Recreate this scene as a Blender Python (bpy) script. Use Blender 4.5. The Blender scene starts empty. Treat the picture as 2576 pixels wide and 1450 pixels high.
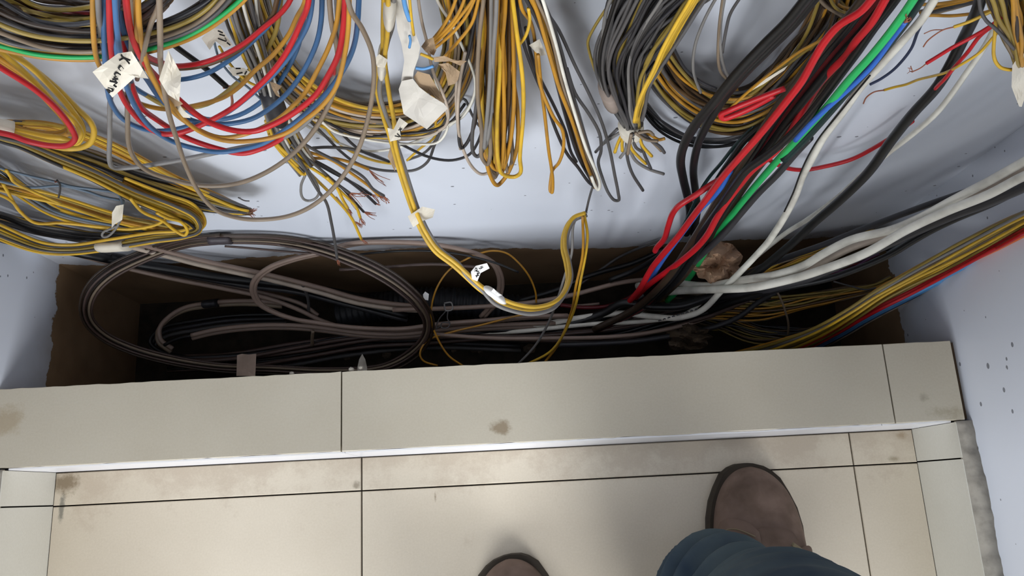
import bpy, math, random
import numpy as np
from mathutils import Matrix, Vector

# ---------------------------------------------------------------- camera, world, light, exposure
SC = bpy.context.scene
COL = SC.collection
FPX, CH = 2000.0, 0.97            # focal length in pixels of the 2576x1450 frame, camera height above the floor
LEDGE, WALL = 0.10, 0.31          # ledge height, distance of the back wall
NAD = (1320.0, 1241.0)            # image of the point straight below the camera
YAW = math.radians(-2.82)
_d = np.array([NAD[0]-1288, -(NAD[1]-725), -FPX]); _z = -_d/np.linalg.norm(_d)
_x = np.array([1.0, 0, 0])-_z*_z[0]; _x /= np.linalg.norm(_x)
_B = np.array([_x, np.cross(_z, _x), _z])
_c, _s = math.cos(YAW), math.sin(YAW)
CROT = np.array([[_c, -_s, 0], [_s, _c, 0], [0, 0, 1]]) @ _B
cam = bpy.data.cameras.new('camera'); camo = bpy.data.objects.new('camera', cam); COL.objects.link(camo)
cam.sensor_width = 36.0; cam.lens = FPX/2576*36.0; cam.clip_start = 0.01
camo.matrix_world = Matrix([list(CROT[0])+[0], list(CROT[1])+[0], list(CROT[2])+[CH], [0, 0, 0, 1]])
SC.camera = camo

world = bpy.data.worlds.new('world'); SC.world = world; world.use_nodes = True
bg = world.node_tree.nodes['Background']; bg.inputs[0].default_value = (0.88, 0.94, 1.0, 1); bg.inputs[1].default_value = 0.42

def area(name, loc, target, sx, sy, power, color):
    l = bpy.data.lights.new(name, 'AREA'); l.shape = 'RECTANGLE'; l.size = sx; l.size_y = sy; l.energy = power; l.color = color
    o = bpy.data.objects.new(name, l); COL.objects.link(o); o.location = loc
    o.rotation_euler = (Vector(target)-Vector(loc)).to_track_quat('-Z', 'Y').to_euler()
    return o
area('window_daylight', (-1.15, -2.3, 1.2), (0.1, 0.3, 0.3), 1.5, 1.6, 60, (0.92, 0.96, 1.0))
area('window_daylight', (1.25, -2.2, 1.35), (-0.1, 0.2, 0.2), 1.4, 1.6, 64, (0.95, 0.97, 1.0))
SC.view_settings.view_transform = 'Standard'; SC.view_settings.look = 'None'
SC.view_settings.gamma = 1.0; SC.view_settings.use_curve_mapping = False
SC.view_settings.exposure = 0.34

# ---------------------------------------------------------------- helpers
rng = random.Random(7)

def ray(px, py): return CROT @ np.array([px-1288.0, 725.0-py, -FPX])
def onwall(px, py, off):                       # point on the vertical plane off metres in front of the back wall
    v = ray(px, py); t = (WALL-off)/v[1]
    return np.array([0, 0, CH])+v*t
def onz(px, py, z):                            # point on the horizontal plane z
    v = ray(px, py); t = (z-CH)/v[2]
    return np.array([0, 0, CH])+v*t
def depth(p): return float((np.asarray(p)-np.array([0, 0, CH])) @ -CROT[:, 2])
def ond(px, py, d): return np.array([0, 0, CH])+ray(px, py)*(d/FPX)
def P3(q):
    """(x, y, mm in front of the back wall)  or  (x, y, 'z', mm above the floor)"""
    if len(q) == 4 and q[2] == 'd': return ond(q[0], q[1], q[3]/1000.0)
    if len(q) == 4:
        p = onz(q[0], q[1], q[3]/1000.0)
        if p[1] > WALL-0.006: p = onwall(q[0], q[1], 0.006)
        return p
    return onwall(q[0], q[1], q[2]/1000.0)

MATS = {}
def nt(m):
    m.use_nodes = True; t = m.node_tree
    return t, t.nodes['Principled BSDF']
def link(t, a, b): t.links.new(a, b)
def node(t, kind, **kw):
    n = t.nodes.new(kind)
    for k, v in kw.items():
        if k.startswith('i_'): n.inputs[int(k[2:])].default_value = v
        else: setattr(n, k, v)
    return n
def S(c):                                      # sRGB 0..255 -> linear
    return tuple(((v/255.0)/12.92 if v/255.0 <= 0.04045 else ((v/255.0+0.055)/1.055)**2.4) for v in c)+(1.0,)

def plain(name, rgb, rough=0.5, dirt=0.18, scale=60.0, bump=0.0, spec=0.4, dirtcol=None):
    """plastic, paper, leather: base colour with a fine, uneven grime"""
    if name in MATS: return MATS[name]
    m = bpy.data.materials.new(name); t, b = nt(m)
    c = S(rgb); dc = S(dirtcol) if dirtcol else tuple(v*0.55 for v in c[:3])+(1,)
    tc = node(t, 'ShaderNodeTexCoord')
    nz = node(t, 'ShaderNodeTexNoise'); nz.inputs['Scale'].default_value = scale; nz.inputs['Detail'].default_value = 4
    rp = node(t, 'ShaderNodeMapRange'); rp.inputs[1].default_value = 0.42; rp.inputs[2].default_value = 0.72
    rp.inputs[3].default_value = 0.0; rp.inputs[4].default_value = dirt*2.2
    mx = node(t, 'ShaderNodeMix', data_type='RGBA'); mx.inputs[6].default_value = c; mx.inputs[7].default_value = dc
    link(t, tc.outputs['Object'], nz.inputs['Vector']); link(t, nz.outputs[0], rp.inputs[0])
    link(t, rp.outputs[0], mx.inputs[0]); link(t, mx.outputs[2], b.inputs['Base Color'])
    b.inputs['Roughness'].default_value = rough; b.inputs['Specular IOR Level'].default_value = spec
    if bump:
        bp = node(t, 'ShaderNodeBump'); bp.inputs['Strength'].default_value = bump; bp.inputs['Distance'].default_value = 0.002
        link(t, nz.outputs[0], bp.inputs['Height']); link(t, bp.outputs[0], b.inputs['Normal'])
    MATS[name] = m
    return m

def mesh_obj(name, verts, faces, mat, parent=None, smooth=False):
    me = bpy.data.meshes.new(name); me.from_pydata([tuple(map(float, v)) for v in verts], [], faces)
    if smooth: me.polygons.foreach_set('use_smooth', [True]*len(me.polygons))
    if isinstance(mat, (list, tuple)):
        for q in mat: me.materials.append(q)
    elif mat: me.materials.append(mat)
    o = bpy.data.objects.new(name, me); COL.objects.link(o)
    if parent: o.parent = parent; o.matrix_parent_inverse = parent.matrix_world.inverted()
    return o
def empty(name, loc=(0, 0, 0)):
    o = bpy.data.objects.new(name, None); COL.objects.link(o); o.location = loc; o.empty_display_size = 0.02
    o.matrix_world = Matrix.Translation(Vector(loc))
    return o
def tag(o, label=None, cat=None, group=None, kind=None):
    if label: o['label'] = label
    if cat: o['category'] = cat
    if group: o['group'] = group
    if kind: o['kind'] = kind
    return o

def boxdata(x0, x1, y0, y1, z0, z1, ch=0.0):
    """box with its upper edges chamfered by ch"""
    if ch <= 0:
        v = [(x, y, z) for z in (z0, z1) for x, y in ((x0, y0), (x1, y0), (x1, y1), (x0, y1))]
        return v, [(3, 2, 1, 0), (4, 5, 6, 7), (0, 1, 5, 4), (1, 2, 6, 5), (2, 3, 7, 6), (3, 0, 4, 7)]
    v = [(x, y, z0) for x, y in ((x0, y0), (x1, y0), (x1, y1), (x0, y1))]
    v += [(x, y, z1-ch) for x, y in ((x0, y0), (x1, y0), (x1, y1), (x0, y1))]
    v += [(x, y, z1) for x, y in ((x0+ch, y0+ch), (x1-ch, y0+ch), (x1-ch, y1-ch), (x0+ch, y1-ch))]
    f = [(3, 2, 1, 0), (8, 9, 10, 11)]
    for k in (0, 4):
        for i in range(4): f.append((k+i, k+(i+1) % 4, k+4+(i+1) % 4, k+4+i))
    return v, f
def box(name, x0, x1, y0, y1, z0, z1, mat, parent=None, ch=0.0):
    v, f = boxdata(x0, x1, y0, y1, z0, z1, ch)
    return mesh_obj(name, v, f, mat, parent)

# ---------------------------------------------------------------- surface materials
def m_wall():
    m = bpy.data.materials.new('painted_wall'); t, b = nt(m)
    tc = node(t, 'ShaderNodeTexCoord'); obj = tc.outputs['Object']
    sep = node(t, 'ShaderNodeSeparateXYZ'); link(t, obj, sep.inputs[0])
    # ragged lower edge of the paint: height as a curve of x, plus noise
    fc = node(t, 'ShaderNodeFloatCurve'); mr = node(t, 'ShaderNodeMapRange')
    mr.inputs[1].default_value = -0.6; mr.inputs[2].default_value = 0.5
    link(t, sep.outputs[0], mr.inputs[0]); link(t, mr.outputs[0], fc.inputs['Value'])
    cv = fc.mapping.curves[0]
    pts = EDGE
    while len(cv.points) > 2: cv.points.remove(cv.points[1])
    cv.points[0].location = (0.0, pts[0][1]*4+0.5); cv.points[1].location = (1.0, pts[-1][1]*4+0.5)
    for x, z in pts[1:-1]: cv.points.new((x+0.6)/1.1, z*4+0.5)
    fc.mapping.update()
    ez = node(t, 'ShaderNodeMath', operation='MULTIPLY_ADD'); link(t, fc.outputs[0], ez.inputs[0]); ez.inputs[1].default_value = 0.25; ez.inputs[2].default_value = -0.125
    nz = node(t, 'ShaderNodeTexNoise'); nz.inputs['Scale'].default_value = 26; nz.inputs['Detail'].default_value = 8; nz.inputs['Roughness'].default_value = 0.65; link(t, obj, nz.inputs['Vector'])
    nn = node(t, 'ShaderNodeMath', operation='MULTIPLY_ADD'); link(t, nz.outputs[0], nn.inputs[0]); nn.inputs[1].default_value = 0.042; nn.inputs[2].default_value = -0.021
    h = node(t, 'ShaderNodeMath', operation='SUBTRACT'); link(t, sep.outputs[2], h.inputs[0]); link(t, ez.outputs[0], h.inputs[1])
    h2 = node(t, 'ShaderNodeMath', operation='ADD'); link(t, h.outputs[0], h2.inputs[0]); link(t, nn.outputs[0], h2.inputs[1])
    mask = node(t, 'ShaderNodeMapRange'); mask.inputs[1].default_value = -0.0006; mask.inputs[2].default_value = 0.0008; link(t, h2.outputs[0], mask.inputs[0])
    # paint: off-white with faint blotches, grubby towards nothing in particular, dark flecks
    n2 = node(t, 'ShaderNodeTexNoise'); n2.inputs['Scale'].default_value = 5; n2.inputs['Detail'].default_value = 5; link(t, obj, n2.inputs['Vector'])
    paint = node(t, 'ShaderNodeMix', data_type='RGBA'); paint.inputs[6].default_value = S((223, 227, 236)); paint.inputs[7].default_value = S((211, 215, 224)); link(t, n2.outputs[0], paint.inputs[0])
    # splashed cement film above the paint edge
    gm = node(t, 'ShaderNodeMapRange'); gm.inputs[1].default_value = 0.0; gm.inputs[2].default_value = 0.05; gm.inputs[3].default_value = 0.75; gm.inputs[4].default_value = 0.0
    link(t, h2.outputs[0], gm.inputs[0])
    n3 = node(t, 'ShaderNodeTexNoise'); n3.inputs['Scale'].default_value = 9; n3.inputs['Detail'].default_value = 6; link(t, obj, n3.inputs['Vector'])
    r3 = node(t, 'ShaderNodeMapRange'); r3.inputs[1].default_value = 0.35; r3.inputs[2].default_value = 0.7; link(t, n3.outputs[0], r3.inputs[0])
    gg = node(t, 'ShaderNodeMath', operation='MULTIPLY'); link(t, gm.outputs[0], gg.inputs[0]); link(t, r3.outputs[0], gg.inputs[1])
    p2 = node(t, 'ShaderNodeMix', data_type='RGBA'); p2.inputs[7].default_value = S((152, 138, 122)); link(t, paint.outputs[2], p2.inputs[6]); link(t, gg.outputs[0], p2.inputs[0])
    # flecks
    mp = node(t, 'ShaderNodeMapping'); mp.inputs['Rotation'].default_value = (0.3, 0.5, 0.6); mp.inputs['Scale'].default_value = (1, 1.0, 1.3); link(t, obj, mp.inputs[0])
    vo = node(t, 'ShaderNodeTexVoronoi'); vo.inputs['Scale'].default_value = 75; vo.inputs['Randomness'].default_value = 1.0; link(t, mp.outputs[0], vo.inputs['Vector'])
    n4 = node(t, 'ShaderNodeTexNoise'); n4.inputs['Scale'].default_value = 7; n4.inputs['Detail'].default_value = 3; link(t, obj, n4.inputs['Vector'])
    r4 = node(t, 'ShaderNodeMapRange'); r4.inputs[1].default_value = 0.42; r4.inputs[2].default_value = 0.72; r4.inputs[3].default_value = 0.0; r4.inputs[4].default_value = 0.24; link(t, n4.outputs[0], r4.inputs[0])
    lt = node(t, 'ShaderNodeMath', operation='LESS_THAN'); link(t, vo.outputs['Distance'], lt.inputs[0]); link(t, r4.outputs[0], lt.inputs[1])
    sc_ = node(t, 'ShaderNodeSeparateColor'); link(t, vo.outputs['Color'], sc_.inputs[0])
    gt = node(t, 'ShaderNodeMath', operation='GREATER_THAN'); link(t, sc_.outputs[0], gt.inputs[0]); gt.inputs[1].default_value = 0.72
    f0 = node(t, 'ShaderNodeMath', operation='MULTIPLY'); link(t, lt.outputs[0], f0.inputs[0]); link(t, gt.outputs[0], f0.inputs[1])
    fk = node(t, 'ShaderNodeMath', operation='MULTIPLY'); link(t, f0.outputs[0], fk.inputs[0]); fk.inputs[1].default_value = 0.75
    p3 = node(t, 'ShaderNodeMix', data_type='RGBA'); p3.inputs[7].default_value = S((70, 72, 80)); link(t, p2.outputs[2], p3.inputs[6]); link(t, fk.outputs[0], p3.inputs[0])
    # bare cement
    n5 = node(t, 'ShaderNodeTexNoise'); n5.inputs['Scale'].default_value = 14; n5.inputs['Detail'].default_value = 8; link(t, obj, n5.inputs['Vector'])
    cem = node(t, 'ShaderNodeMix', data_type='RGBA'); cem.inputs[6].default_value = S((104, 80, 56)); cem.inputs[7].default_value = S((160, 130, 98)); link(t, n5.outputs[0], cem.inputs[0])
    fin = node(t, 'ShaderNodeMix', data_type='RGBA'); link(t, mask.outputs[0], fin.inputs[0]); link(t, cem.outputs[2], fin.inputs[6]); link(t, p3.outputs[2], fin.inputs[7])
    link(t, fin.outputs[2], b.inputs['Base Color'])
    rr = node(t, 'ShaderNodeMapRange'); link(t, mask.outputs[0], rr.inputs[0]); rr.inputs[3].default_value = 0.95; rr.inputs[4].default_value = 0.38; link(t, rr.outputs[0], b.inputs['Roughness'])
    b.inputs['Specular IOR Level'].default_value = 0.35
    bp = node(t, 'ShaderNodeBump'); bp.inputs['Strength'].default_value = 0.35; bp.inputs['Distance'].default_value = 0.003
    hh = node(t, 'ShaderNodeMath', operation='MULTIPLY_ADD'); link(t, n5.outputs[0], hh.inputs[0]); hh.inputs[1].default_value = 0.25; link(t, mask.outputs[0], hh.inputs[2])
    link(t, hh.outputs[0], bp.inputs['Height']); link(t, bp.outputs[0], b.inputs['Normal'])
    return m
_ed = [(40, 640), (270, 668), (420, 662), (560, 655), (700, 645), (850, 636), (1000, 626), (1250, 626), (1450, 626), (1600, 622), (1780, 606), (2050, 600), (2230, 600), (2290, 618)]
EDGE = [(float(p[0]), float(p[2])) for p in (onwall(x, y, 0) for x, y in _ed)]
EDGE = [(-0.6, 0.052)]+[e for e in EDGE if -0.575 < e[0] < 0.48]+[(0.5, 0.03)]
WALLM = m_wall()

def m_tile(name, c0, c1, stain=0.0, seed=0.0, rough=0.36, spots=()):
    m = bpy.data.materials.new(name); t, b = nt(m)
    tc = node(t, 'ShaderNodeTexCoord'); mp = node(t, 'ShaderNodeMapping'); mp.inputs['Location'].default_value = (seed, seed*1.7, 0); link(t, tc.outputs['Object'], mp.inputs[0])
    n1 = node(t, 'ShaderNodeTexNoise'); n1.inputs['Scale'].default_value = 4.5; n1.inputs['Detail'].default_value = 6; link(t, mp.outputs[0], n1.inputs['Vector'])
    n2 = node(t, 'ShaderNodeTexNoise'); n2.inputs['Scale'].default_value = 420; n2.inputs['Detail'].default_value = 2; link(t, mp.outputs[0], n2.inputs['Vector'])
    a = node(t, 'ShaderNodeMath', operation='MULTIPLY_ADD'); link(t, n2.outputs[0], a.inputs[0]); a.inputs[1].default_value = 0.35; link(t, n1.outputs[0], a.inputs[2])
    r = node(t, 'ShaderNodeMapRange'); r.inputs[1].default_value = 0.45; r.inputs[2].default_value = 0.9; link(t, a.outputs[0], r.inputs[0])
    mx = node(t, 'ShaderNodeMix', data_type='RGBA'); mx.inputs[6].default_value = S(c0); mx.inputs[7].default_value = S(c1); link(t, r.outputs[0], mx.inputs[0])
    # dried dirty-water stains and specks
    n3 = node(t, 'ShaderNodeTexNoise'); n3.inputs['Scale'].default_value = 14; n3.inputs['Detail'].default_value = 12; n3.inputs['Roughness'].default_value = 0.78; link(t, mp.outputs[0], n3.inputs['Vector'])
    sp = node(t, 'ShaderNodeSeparateXYZ'); link(t, tc.outputs['Object'], sp.inputs[0])
    band = node(t, 'ShaderNodeMapRange'); band.inputs[1].default_value = -0.02; band.inputs[2].default_value = 0.05; link(t, sp.outputs[1], band.inputs[0])
    sm = node(t, 'ShaderNodeMath', operation='MULTIPLY_ADD'); link(t, band.outputs[0], sm.inputs[0]); sm.inputs[1].default_value = 0.22*stain; link(t, n3.outputs[0], sm.inputs[2])
    r3 = node(t, 'ShaderNodeMapRange'); r3.inputs[1].default_value = 0.60; r3.inputs[2].default_value = 0.72; r3.inputs[4].default_value = 0.34 if stain else 0.10; link(t, sm.outputs[0], r3.inputs[0])
    m2 = node(t, 'ShaderNodeMix', data_type='RGBA'); m2.inputs[7].default_value = S((158, 138, 118)); link(t, mx.outputs[2], m2.inputs[6]); link(t, r3.outputs[0], m2.inputs[0])
    vo = node(t, 'ShaderNodeTexVoronoi'); vo.inputs['Scale'].default_value = 42; link(t, mp.outputs[0], vo.inputs['Vector'])
    n4 = node(t, 'ShaderNodeTexNoise'); n4.inputs['Scale'].default_value = 6; link(t, mp.outputs[0], n4.inputs['Vector'])
    r4 = node(t, 'ShaderNodeMapRange'); r4.inputs[1].default_value = 0.55; r4.inputs[2].default_value = 0.8; r4.inputs[4].default_value = 0.12; link(t, n4.outputs[0], r4.inputs[0])
    lt = node(t, 'ShaderNodeMath', operation='LESS_THAN'); link(t, vo.outputs['Distance'], lt.inputs[0]); link(t, r4.outputs[0], lt.inputs[1])
    fk = node(t, 'ShaderNodeMath', operation='MULTIPLY'); link(t, lt.outputs[0], fk.inputs[0]); fk.inputs[1].default_value = 0.55
    m3 = node(t, 'ShaderNodeMix', data_type='RGBA'); m3.inputs[7].default_value = S((110, 95, 78)); link(t, m2.outputs[2], m3.inputs[6]); link(t, fk.outputs[0], m3.inputs[0])
    last = m3
    for sx, sy, ax, ay, col, st_ in spots:                  # dried spills and scuffs at their own places
        m1 = node(t, 'ShaderNodeMapping'); m1.vector_type = 'TEXTURE'; m1.inputs['Location'].default_value = (sx, sy, 0); m1.inputs['Scale'].default_value = (ax, ay, 10); link(t, tc.outputs['Object'], m1.inputs[0])
        ln = node(t, 'ShaderNodeVectorMath', operation='LENGTH'); link(t, m1.outputs[0], ln.inputs[0])
        ad = node(t, 'ShaderNodeMath', operation='MULTIPLY_ADD'); link(t, n3.outputs[0], ad.inputs[0]); ad.inputs[1].default_value = 6.0; link(t, ln.outputs['Value'], ad.inputs[2])
        rg = node(t, 'ShaderNodeMapRange'); rg.inputs[1].default_value = 3.3; rg.inputs[2].default_value = 4.1; rg.inputs[3].default_value = st_; rg.inputs[4].default_value = 0.0; link(t, ad.outputs[0], rg.inputs[0])
        mm = node(t, 'ShaderNodeMix', data_type='RGBA'); mm.inputs[7].default_value = S(col); link(t, last.outputs[2], mm.inputs[6]); link(t, rg.outputs[0], mm.inputs[0]); last = mm
    link(t, last.outputs[2], b.inputs['Base Color']); b.inputs['Roughness'].default_value = rough; b.inputs['Specular IOR Level'].default_value = 0.45
    return m
def sp(px, py, z, rx, ry, col, k): p = onz(px, py, z); return (float(p[0]), float(p[1]), rx, ry, col, k)
TILE_L = m_tile('ledge_tile_ceramic', (180, 170, 150), (194, 186, 168), 0.0, 3.1, spots=[sp(20, 1062, LEDGE, 0.016, 0.014, (150, 128, 92), 0.5), sp(1262, 1076, LEDGE, 0.008, 0.006, (120, 98, 66), 0.7), sp(2385, 1035, LEDGE, 0.022, 0.008, (150, 138, 112), 0.6), sp(2325, 1000, LEDGE, 0.006, 0.005, (130, 120, 100), 0.5)])
TILE_F = m_tile('floor_tile_ceramic', (192, 180, 160), (208, 197, 178), 1.0, 8.4, spots=[sp(165, 1215, 0, 0.018, 0.012, (112, 94, 68), 0.8), sp(155, 1280, 0, 0.003, 0.014, (110, 108, 98), 0.8), sp(896, 1222, 0, 0.005, 0.005, (120, 108, 88), 0.7), sp(1095, 1250, 0, 0.002, 0.007, (120, 100, 76), 0.7), sp(2250, 1155, 0, 0.008, 0.004, (130, 116, 88), 0.6), sp(2270, 1095, 0, 0.010, 0.006, (142, 118, 86), 0.6)])
TILE_S = m_tile('skirting_tile_ceramic', (188, 184, 172), (202, 199, 188), 0.0, 1.3)
RISER = plain('white_riser_glaze', (232, 232, 236), 0.3, 0.05, 20)
GROUT = plain('dark_joint_dirt', (46, 40, 33), 0.95, 0.3, 90)
MORTAR = plain('grey_mortar', (165, 158, 146), 0.95, 0.4, 70, 0.5)
CEMENT = plain('brown_cement', (84, 68, 52), 0.97, 0.5, 30, 0.6)
SOIL = plain('pit_soil', (50, 42, 34), 1.0, 0.5, 60, 0.8)
CEIL = plain('ceiling_paint', (205, 205, 205), 0.8, 0.05, 4)

# ---------------------------------------------------------------- room
XL, XR = -0.575, 0.484
XSL, XSR = -0.560, 0.466          # faces of the skirting tiles
PITZ = -0.21
YF = -0.45                        # where the niche opens to the room behind
YR = -3.4
def st(o): o['kind'] = 'structure'; return o
st(box('wall_back', -0.70, 0.62, WALL, WALL+0.12, PITZ-0.05, 2.6, WALLM))
st(box('wall_left', XL-0.13, XL, YF, WALL, PITZ-0.05, 2.6, WALLM))
st(box('wall_right', XR, XR+0.13, YF, WALL, PITZ-0.05, 2.6, WALLM))
st(box('ceiling', -2.6, 2.6, YR, WALL+0.12, 2.6, 2.7, CEIL))  # unseen ceiling, added to keep light from above out of the trench
fl = st(box('floor', -2.6, 2.6, YR, 0.0505, -0.06, -0.004, GROUT))
pit = st(box('floor_trench', XL, XR, 0.053, WALL, PITZ-0.05, PITZ, SOIL))

def tile(parent, x0, x1, y0, y1, z0, z1, mat, ch=0.0008):
    return box('tile', x0, x1, y0, y1, z0, z1, mat, parent, ch)
G = 0.0008                        # half a joint
fx = [XSL, -0.193, 0.391, XSR]
fy = [0.0505, 0.012, -0.572, -1.156, -1.74]
for j in range(4):
    for i in range(3):
        x0 = fx[i]+(G if i else 0); x1 = fx[i+1]-(G if i < 2 else 0)
        tile(fl, x0, x1, fy[j+1]+G, fy[j]-(G if j else 0), -0.004, 0.0, TILE_F)

# ledge: cement kerb with three tiles on top, glazed riser in front
trim = st(box('trim_1', XL, XR, 0.0545, 0.1385, PITZ, LEDGE-0.009, CEMENT))
def ledge_tile(x0, x1):
    n = max(6, int((x1-x0)/0.012)); r = random.Random(int(x0*1000)); v = []; f = []
    for k in range(n+1):
        x = x0+(x1-x0)*k/n; j0 = r.uniform(0, 0.0012) if 0 < k < n else 0; j1 = r.uniform(0, 0.0009)
        y0, y1 = 0.0528+j0, 0.140-j1
        v += [(x, y0, LEDGE-0.009), (x, y0, LEDGE-0.0006), (x, 0.0538, LEDGE), (x, y1-0.0004, LEDGE), (x, y1, LEDGE-0.0008), (x, y1, LEDGE-0.009)]
    for k in range(n):
        a = 6*k
        for q in range(6): f.append((a+q, a+6+q, a+6+(q+1) % 6, a+(q+1) % 6))
    f += [tuple(range(6)), tuple(6*n+q for q in reversed(range(6)))]
    f = [tuple(reversed(q)) for q in f]
    return mesh_obj('tile', v, f, TILE_L, trim)
ledge_tile(XL, -0.195-G); ledge_tile(-0.195+G, 0.402-G); ledge_tile(0.402+G, 0.4765)
riser = st(box('trim_2', XSL, XSR, 0.0535, 0.0545, 0.0, LEDGE-0.009, GROUT))
for x0, x1 in ((XSL, -0.193-0.0004), (-0.193+0.0004, 0.391-0.0004), (0.391+0.0004, XSR)):
    tile(riser, x0, x1, 0.0515, 0.0535, 0.0005, LEDGE-0.0092, RISER, 0)

# skirting tiles along both side walls, mortar behind and on top of them
def skirting(name, wallx, facex):
    s = 1 if facex > wallx else -1
    lo, hi = sorted((wallx, facex-s*0.009))
    base = st(box(name, lo, hi, YF, 0.0525, 0.0, LEDGE-0.006, GROUT))
    a, c = sorted((facex-s*0.009, facex))
    ys = [0.0510, 0.0128, -0.571, YF]
    for k in range(3):
        tile(base, a, c, ys[k+1]+(G if k < 2 else 0), ys[k]-(G if k else 0), 0.0, LEDGE, TILE_S, 0.0006)
    # ragged mortar fillet
    r = random.Random(5); n = 110; v = []; f = []; w = h = 0.0
    for k in range(n+1):
        y = YF+(0.052-YF)*k/n; w = 0.75*w+r.uniform(-0.0014, 0.0014); h = 0.8*h+r.uniform(-0.0003, 0.0003)
        x0, x1 = facex-s*0.0006, wallx
        v += [(x0, y, LEDGE-0.004), (x0, y, LEDGE+0.0006+0.3*h), (x1, y, LEDGE+0.003+h+w), (x1, y, LEDGE-0.004)]
    for k in range(n):
        b = 4*k
        for q in range(4): f.append((b+q, b+4+q, b+4+(q+1) % 4, b+(q+1) % 4))
    f += [(0, 1, 2, 3), (4*n+3, 4*n+2, 4*n+1, 4*n)]
    mesh_obj('mortar_fillet', v, f, MORTAR, base, True)
skirting('baseboard_left', XL, XSL); skirting('baseboard_right', XR, XSR)

# ---------------------------------------------------------------- cable helpers
RGB = dict(yellow=(208, 166, 46), gold=(180, 128, 36), olive=(140, 118, 52), taupe=(128, 112, 94), grey=(122, 119, 116),
           dgrey=(80, 78, 78), char=(48, 47, 50), brown=(84, 62, 38), dbrown=(52, 40, 30), black=(15, 15, 17), teal=(12, 40, 40), shaded_beige=(138, 118, 106),  # last one: beige with the trench's shade put into the colour
           red=(180, 20, 30), dred=(96, 20, 26), blue=(56, 96, 138), navy=(54, 64, 90), bright_blue=(46, 98, 184), light_blue=(92, 150, 205),
           green=(36, 168, 90), dgreen=(30, 92, 48), white=(222, 218, 206), beige=(186, 170, 154), umber=(78, 62, 56), orange=(228, 110, 50),
           copper=(150, 88, 64), purple=(88, 54, 84), slate=(96, 112, 128), rose=(176, 60, 92))
def wm(c): return plain('insulation_'+c, RGB[c], 0.42 if c not in ('copper',) else 0.35, 0.16, 45, 0.0, 0.45, (92, 80, 66) if c in ('white', 'beige', 'yellow', 'gold') else None)
CLOTH = plain('white_cloth_tape', (206, 200, 190), 0.9, 0.2, 40, 0.4)
DTAPE = plain('grey_brown_tape', (138, 124, 114), 0.8, 0.3, 40, 0.3)
PAPER = plain('masking_paper', (212, 204, 188), 0.85, 0.15, 30, 0.2)
PAPER2 = plain('browned_masking_tape', (168, 142, 112), 0.85, 0.25, 40, 0.3)
WHITEPAPER = plain('white_label_paper', (236, 234, 230), 0.8, 0.06, 25)
BTAPE = plain('black_insulating_tape', (44, 44, 48), 0.5, 0.2, 60)
GTAPE = plain('grey_insulating_tape', (74, 68, 72), 0.5, 0.25, 60)
INK = plain('marker_ink', (18, 17, 18), 0.7, 0.0, 20)

CR = dict(F=(0, 0, 1), C1=(0, 0, 2.9), C2=(600, 0, 2.9), C3=(1150, 0, 2.9), C4=(1700, 0, 2.266), C5=(0, 300, 3.903), C6=(0, 580, 3.22),
          C7=(700, 560, 3.22), C8=(1400, 460, 3.153), C9=(1900, 400, 2.899), Z1=(1780, 0, 3.625), Z2=(1580, 340, 4.264), Z3=(560, 0, 4.833),
          Z4=(660, 200, 3.4525), Z5=(940, 0, 4.264), Z6=(2280, 0, 5.18))
def cv(c, x, y):
    a, b, s = CR[c]
    return a+x/s, b+y/s

def spline(P, per=6):
    """Catmull-Rom (centripetal) through rows of P"""
    P = np.asarray(P, float)
    if len(P) == 2:
        t = np.linspace(0, 1, per+1)[:, None]; return P[0]*(1-t)+P[1]*t
    Q = np.vstack([2*P[0]-P[1], P, 2*P[-1]-P[-2]]); out = []
    for i in range(1, len(Q)-2):
        p0, p1, p2, p3 = Q[i-1], Q[i], Q[i+1], Q[i+2]
        k = min(3, P.shape[1])
        d = lambda a, b: max(np.linalg.norm((a-b)[:k])**0.5, 1e-6)
        t0 = 0; t1 = t0+d(p0, p1); t2 = t1+d(p1, p2); t3 = t2+d(p2, p3)
        for s in np.linspace(t1, t2, per, endpoint=False):
            A1 = (t1-s)/(t1-t0)*p0+(s-t0)/(t1-t0)*p1; A2 = (t2-s)/(t2-t1)*p1+(s-t1)/(t2-t1)*p2; A3 = (t3-s)/(t3-t2)*p2+(s-t2)/(t3-t2)*p3
            B1 = (t2-s)/(t2-t0)*A1+(s-t0)/(t2-t0)*A2; B2 = (t3-s)/(t3-t1)*A2+(s-t1)/(t3-t1)*A3
            out.append((t2-s)/(t2-t1)*B1+(s-t1)/(t2-t1)*B2)
    out.append(P[-1])
    return np.array(out)

def sweep(P, rx, ry=None, sides=7, fixed=None, cap=True):
    """tube along P; rx, ry radii (scalar or one per point); fixed = direction of the rx axis"""
    P = np.asarray(P, float); n = len(P)
    T = np.gradient(P, axis=0); T /= np.maximum(np.linalg.norm(T, axis=1), 1e-9)[:, None]
    rx = np.broadcast_to(rx, n); ry = rx if ry is None else np.broadcast_to(ry, n)
    u = np.array(fixed, float) if fixed is not None else np.array([0.3, 0.9, 0.31])
    a = np.arange(sides)*2*math.pi/sides; V = []
    for i in range(n):
        if fixed is not None: u = np.array(fixed, float)
        u = u-T[i]*(u@T[i]); l = np.linalg.norm(u)
        if l < 1e-6: u = np.cross(T[i], [1, 0, 0.1]); l = np.linalg.norm(u)
        u = u/l; w = np.cross(T[i], u)
        V.append(P[i]+np.cos(a)[:, None]*u*rx[i]+np.sin(a)[:, None]*w*ry[i])
    F = []
    for i in range(n-1):
        b = i*sides
        for k in range(sides): F.append((b+k, b+(k+1) % sides, b+sides+(k+1) % sides, b+sides+k))
    if cap:
        F.append(tuple(reversed(range(sides)))); F.append(tuple(range((n-1)*sides, n*sides)))
    return np.vstack(V), F

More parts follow.
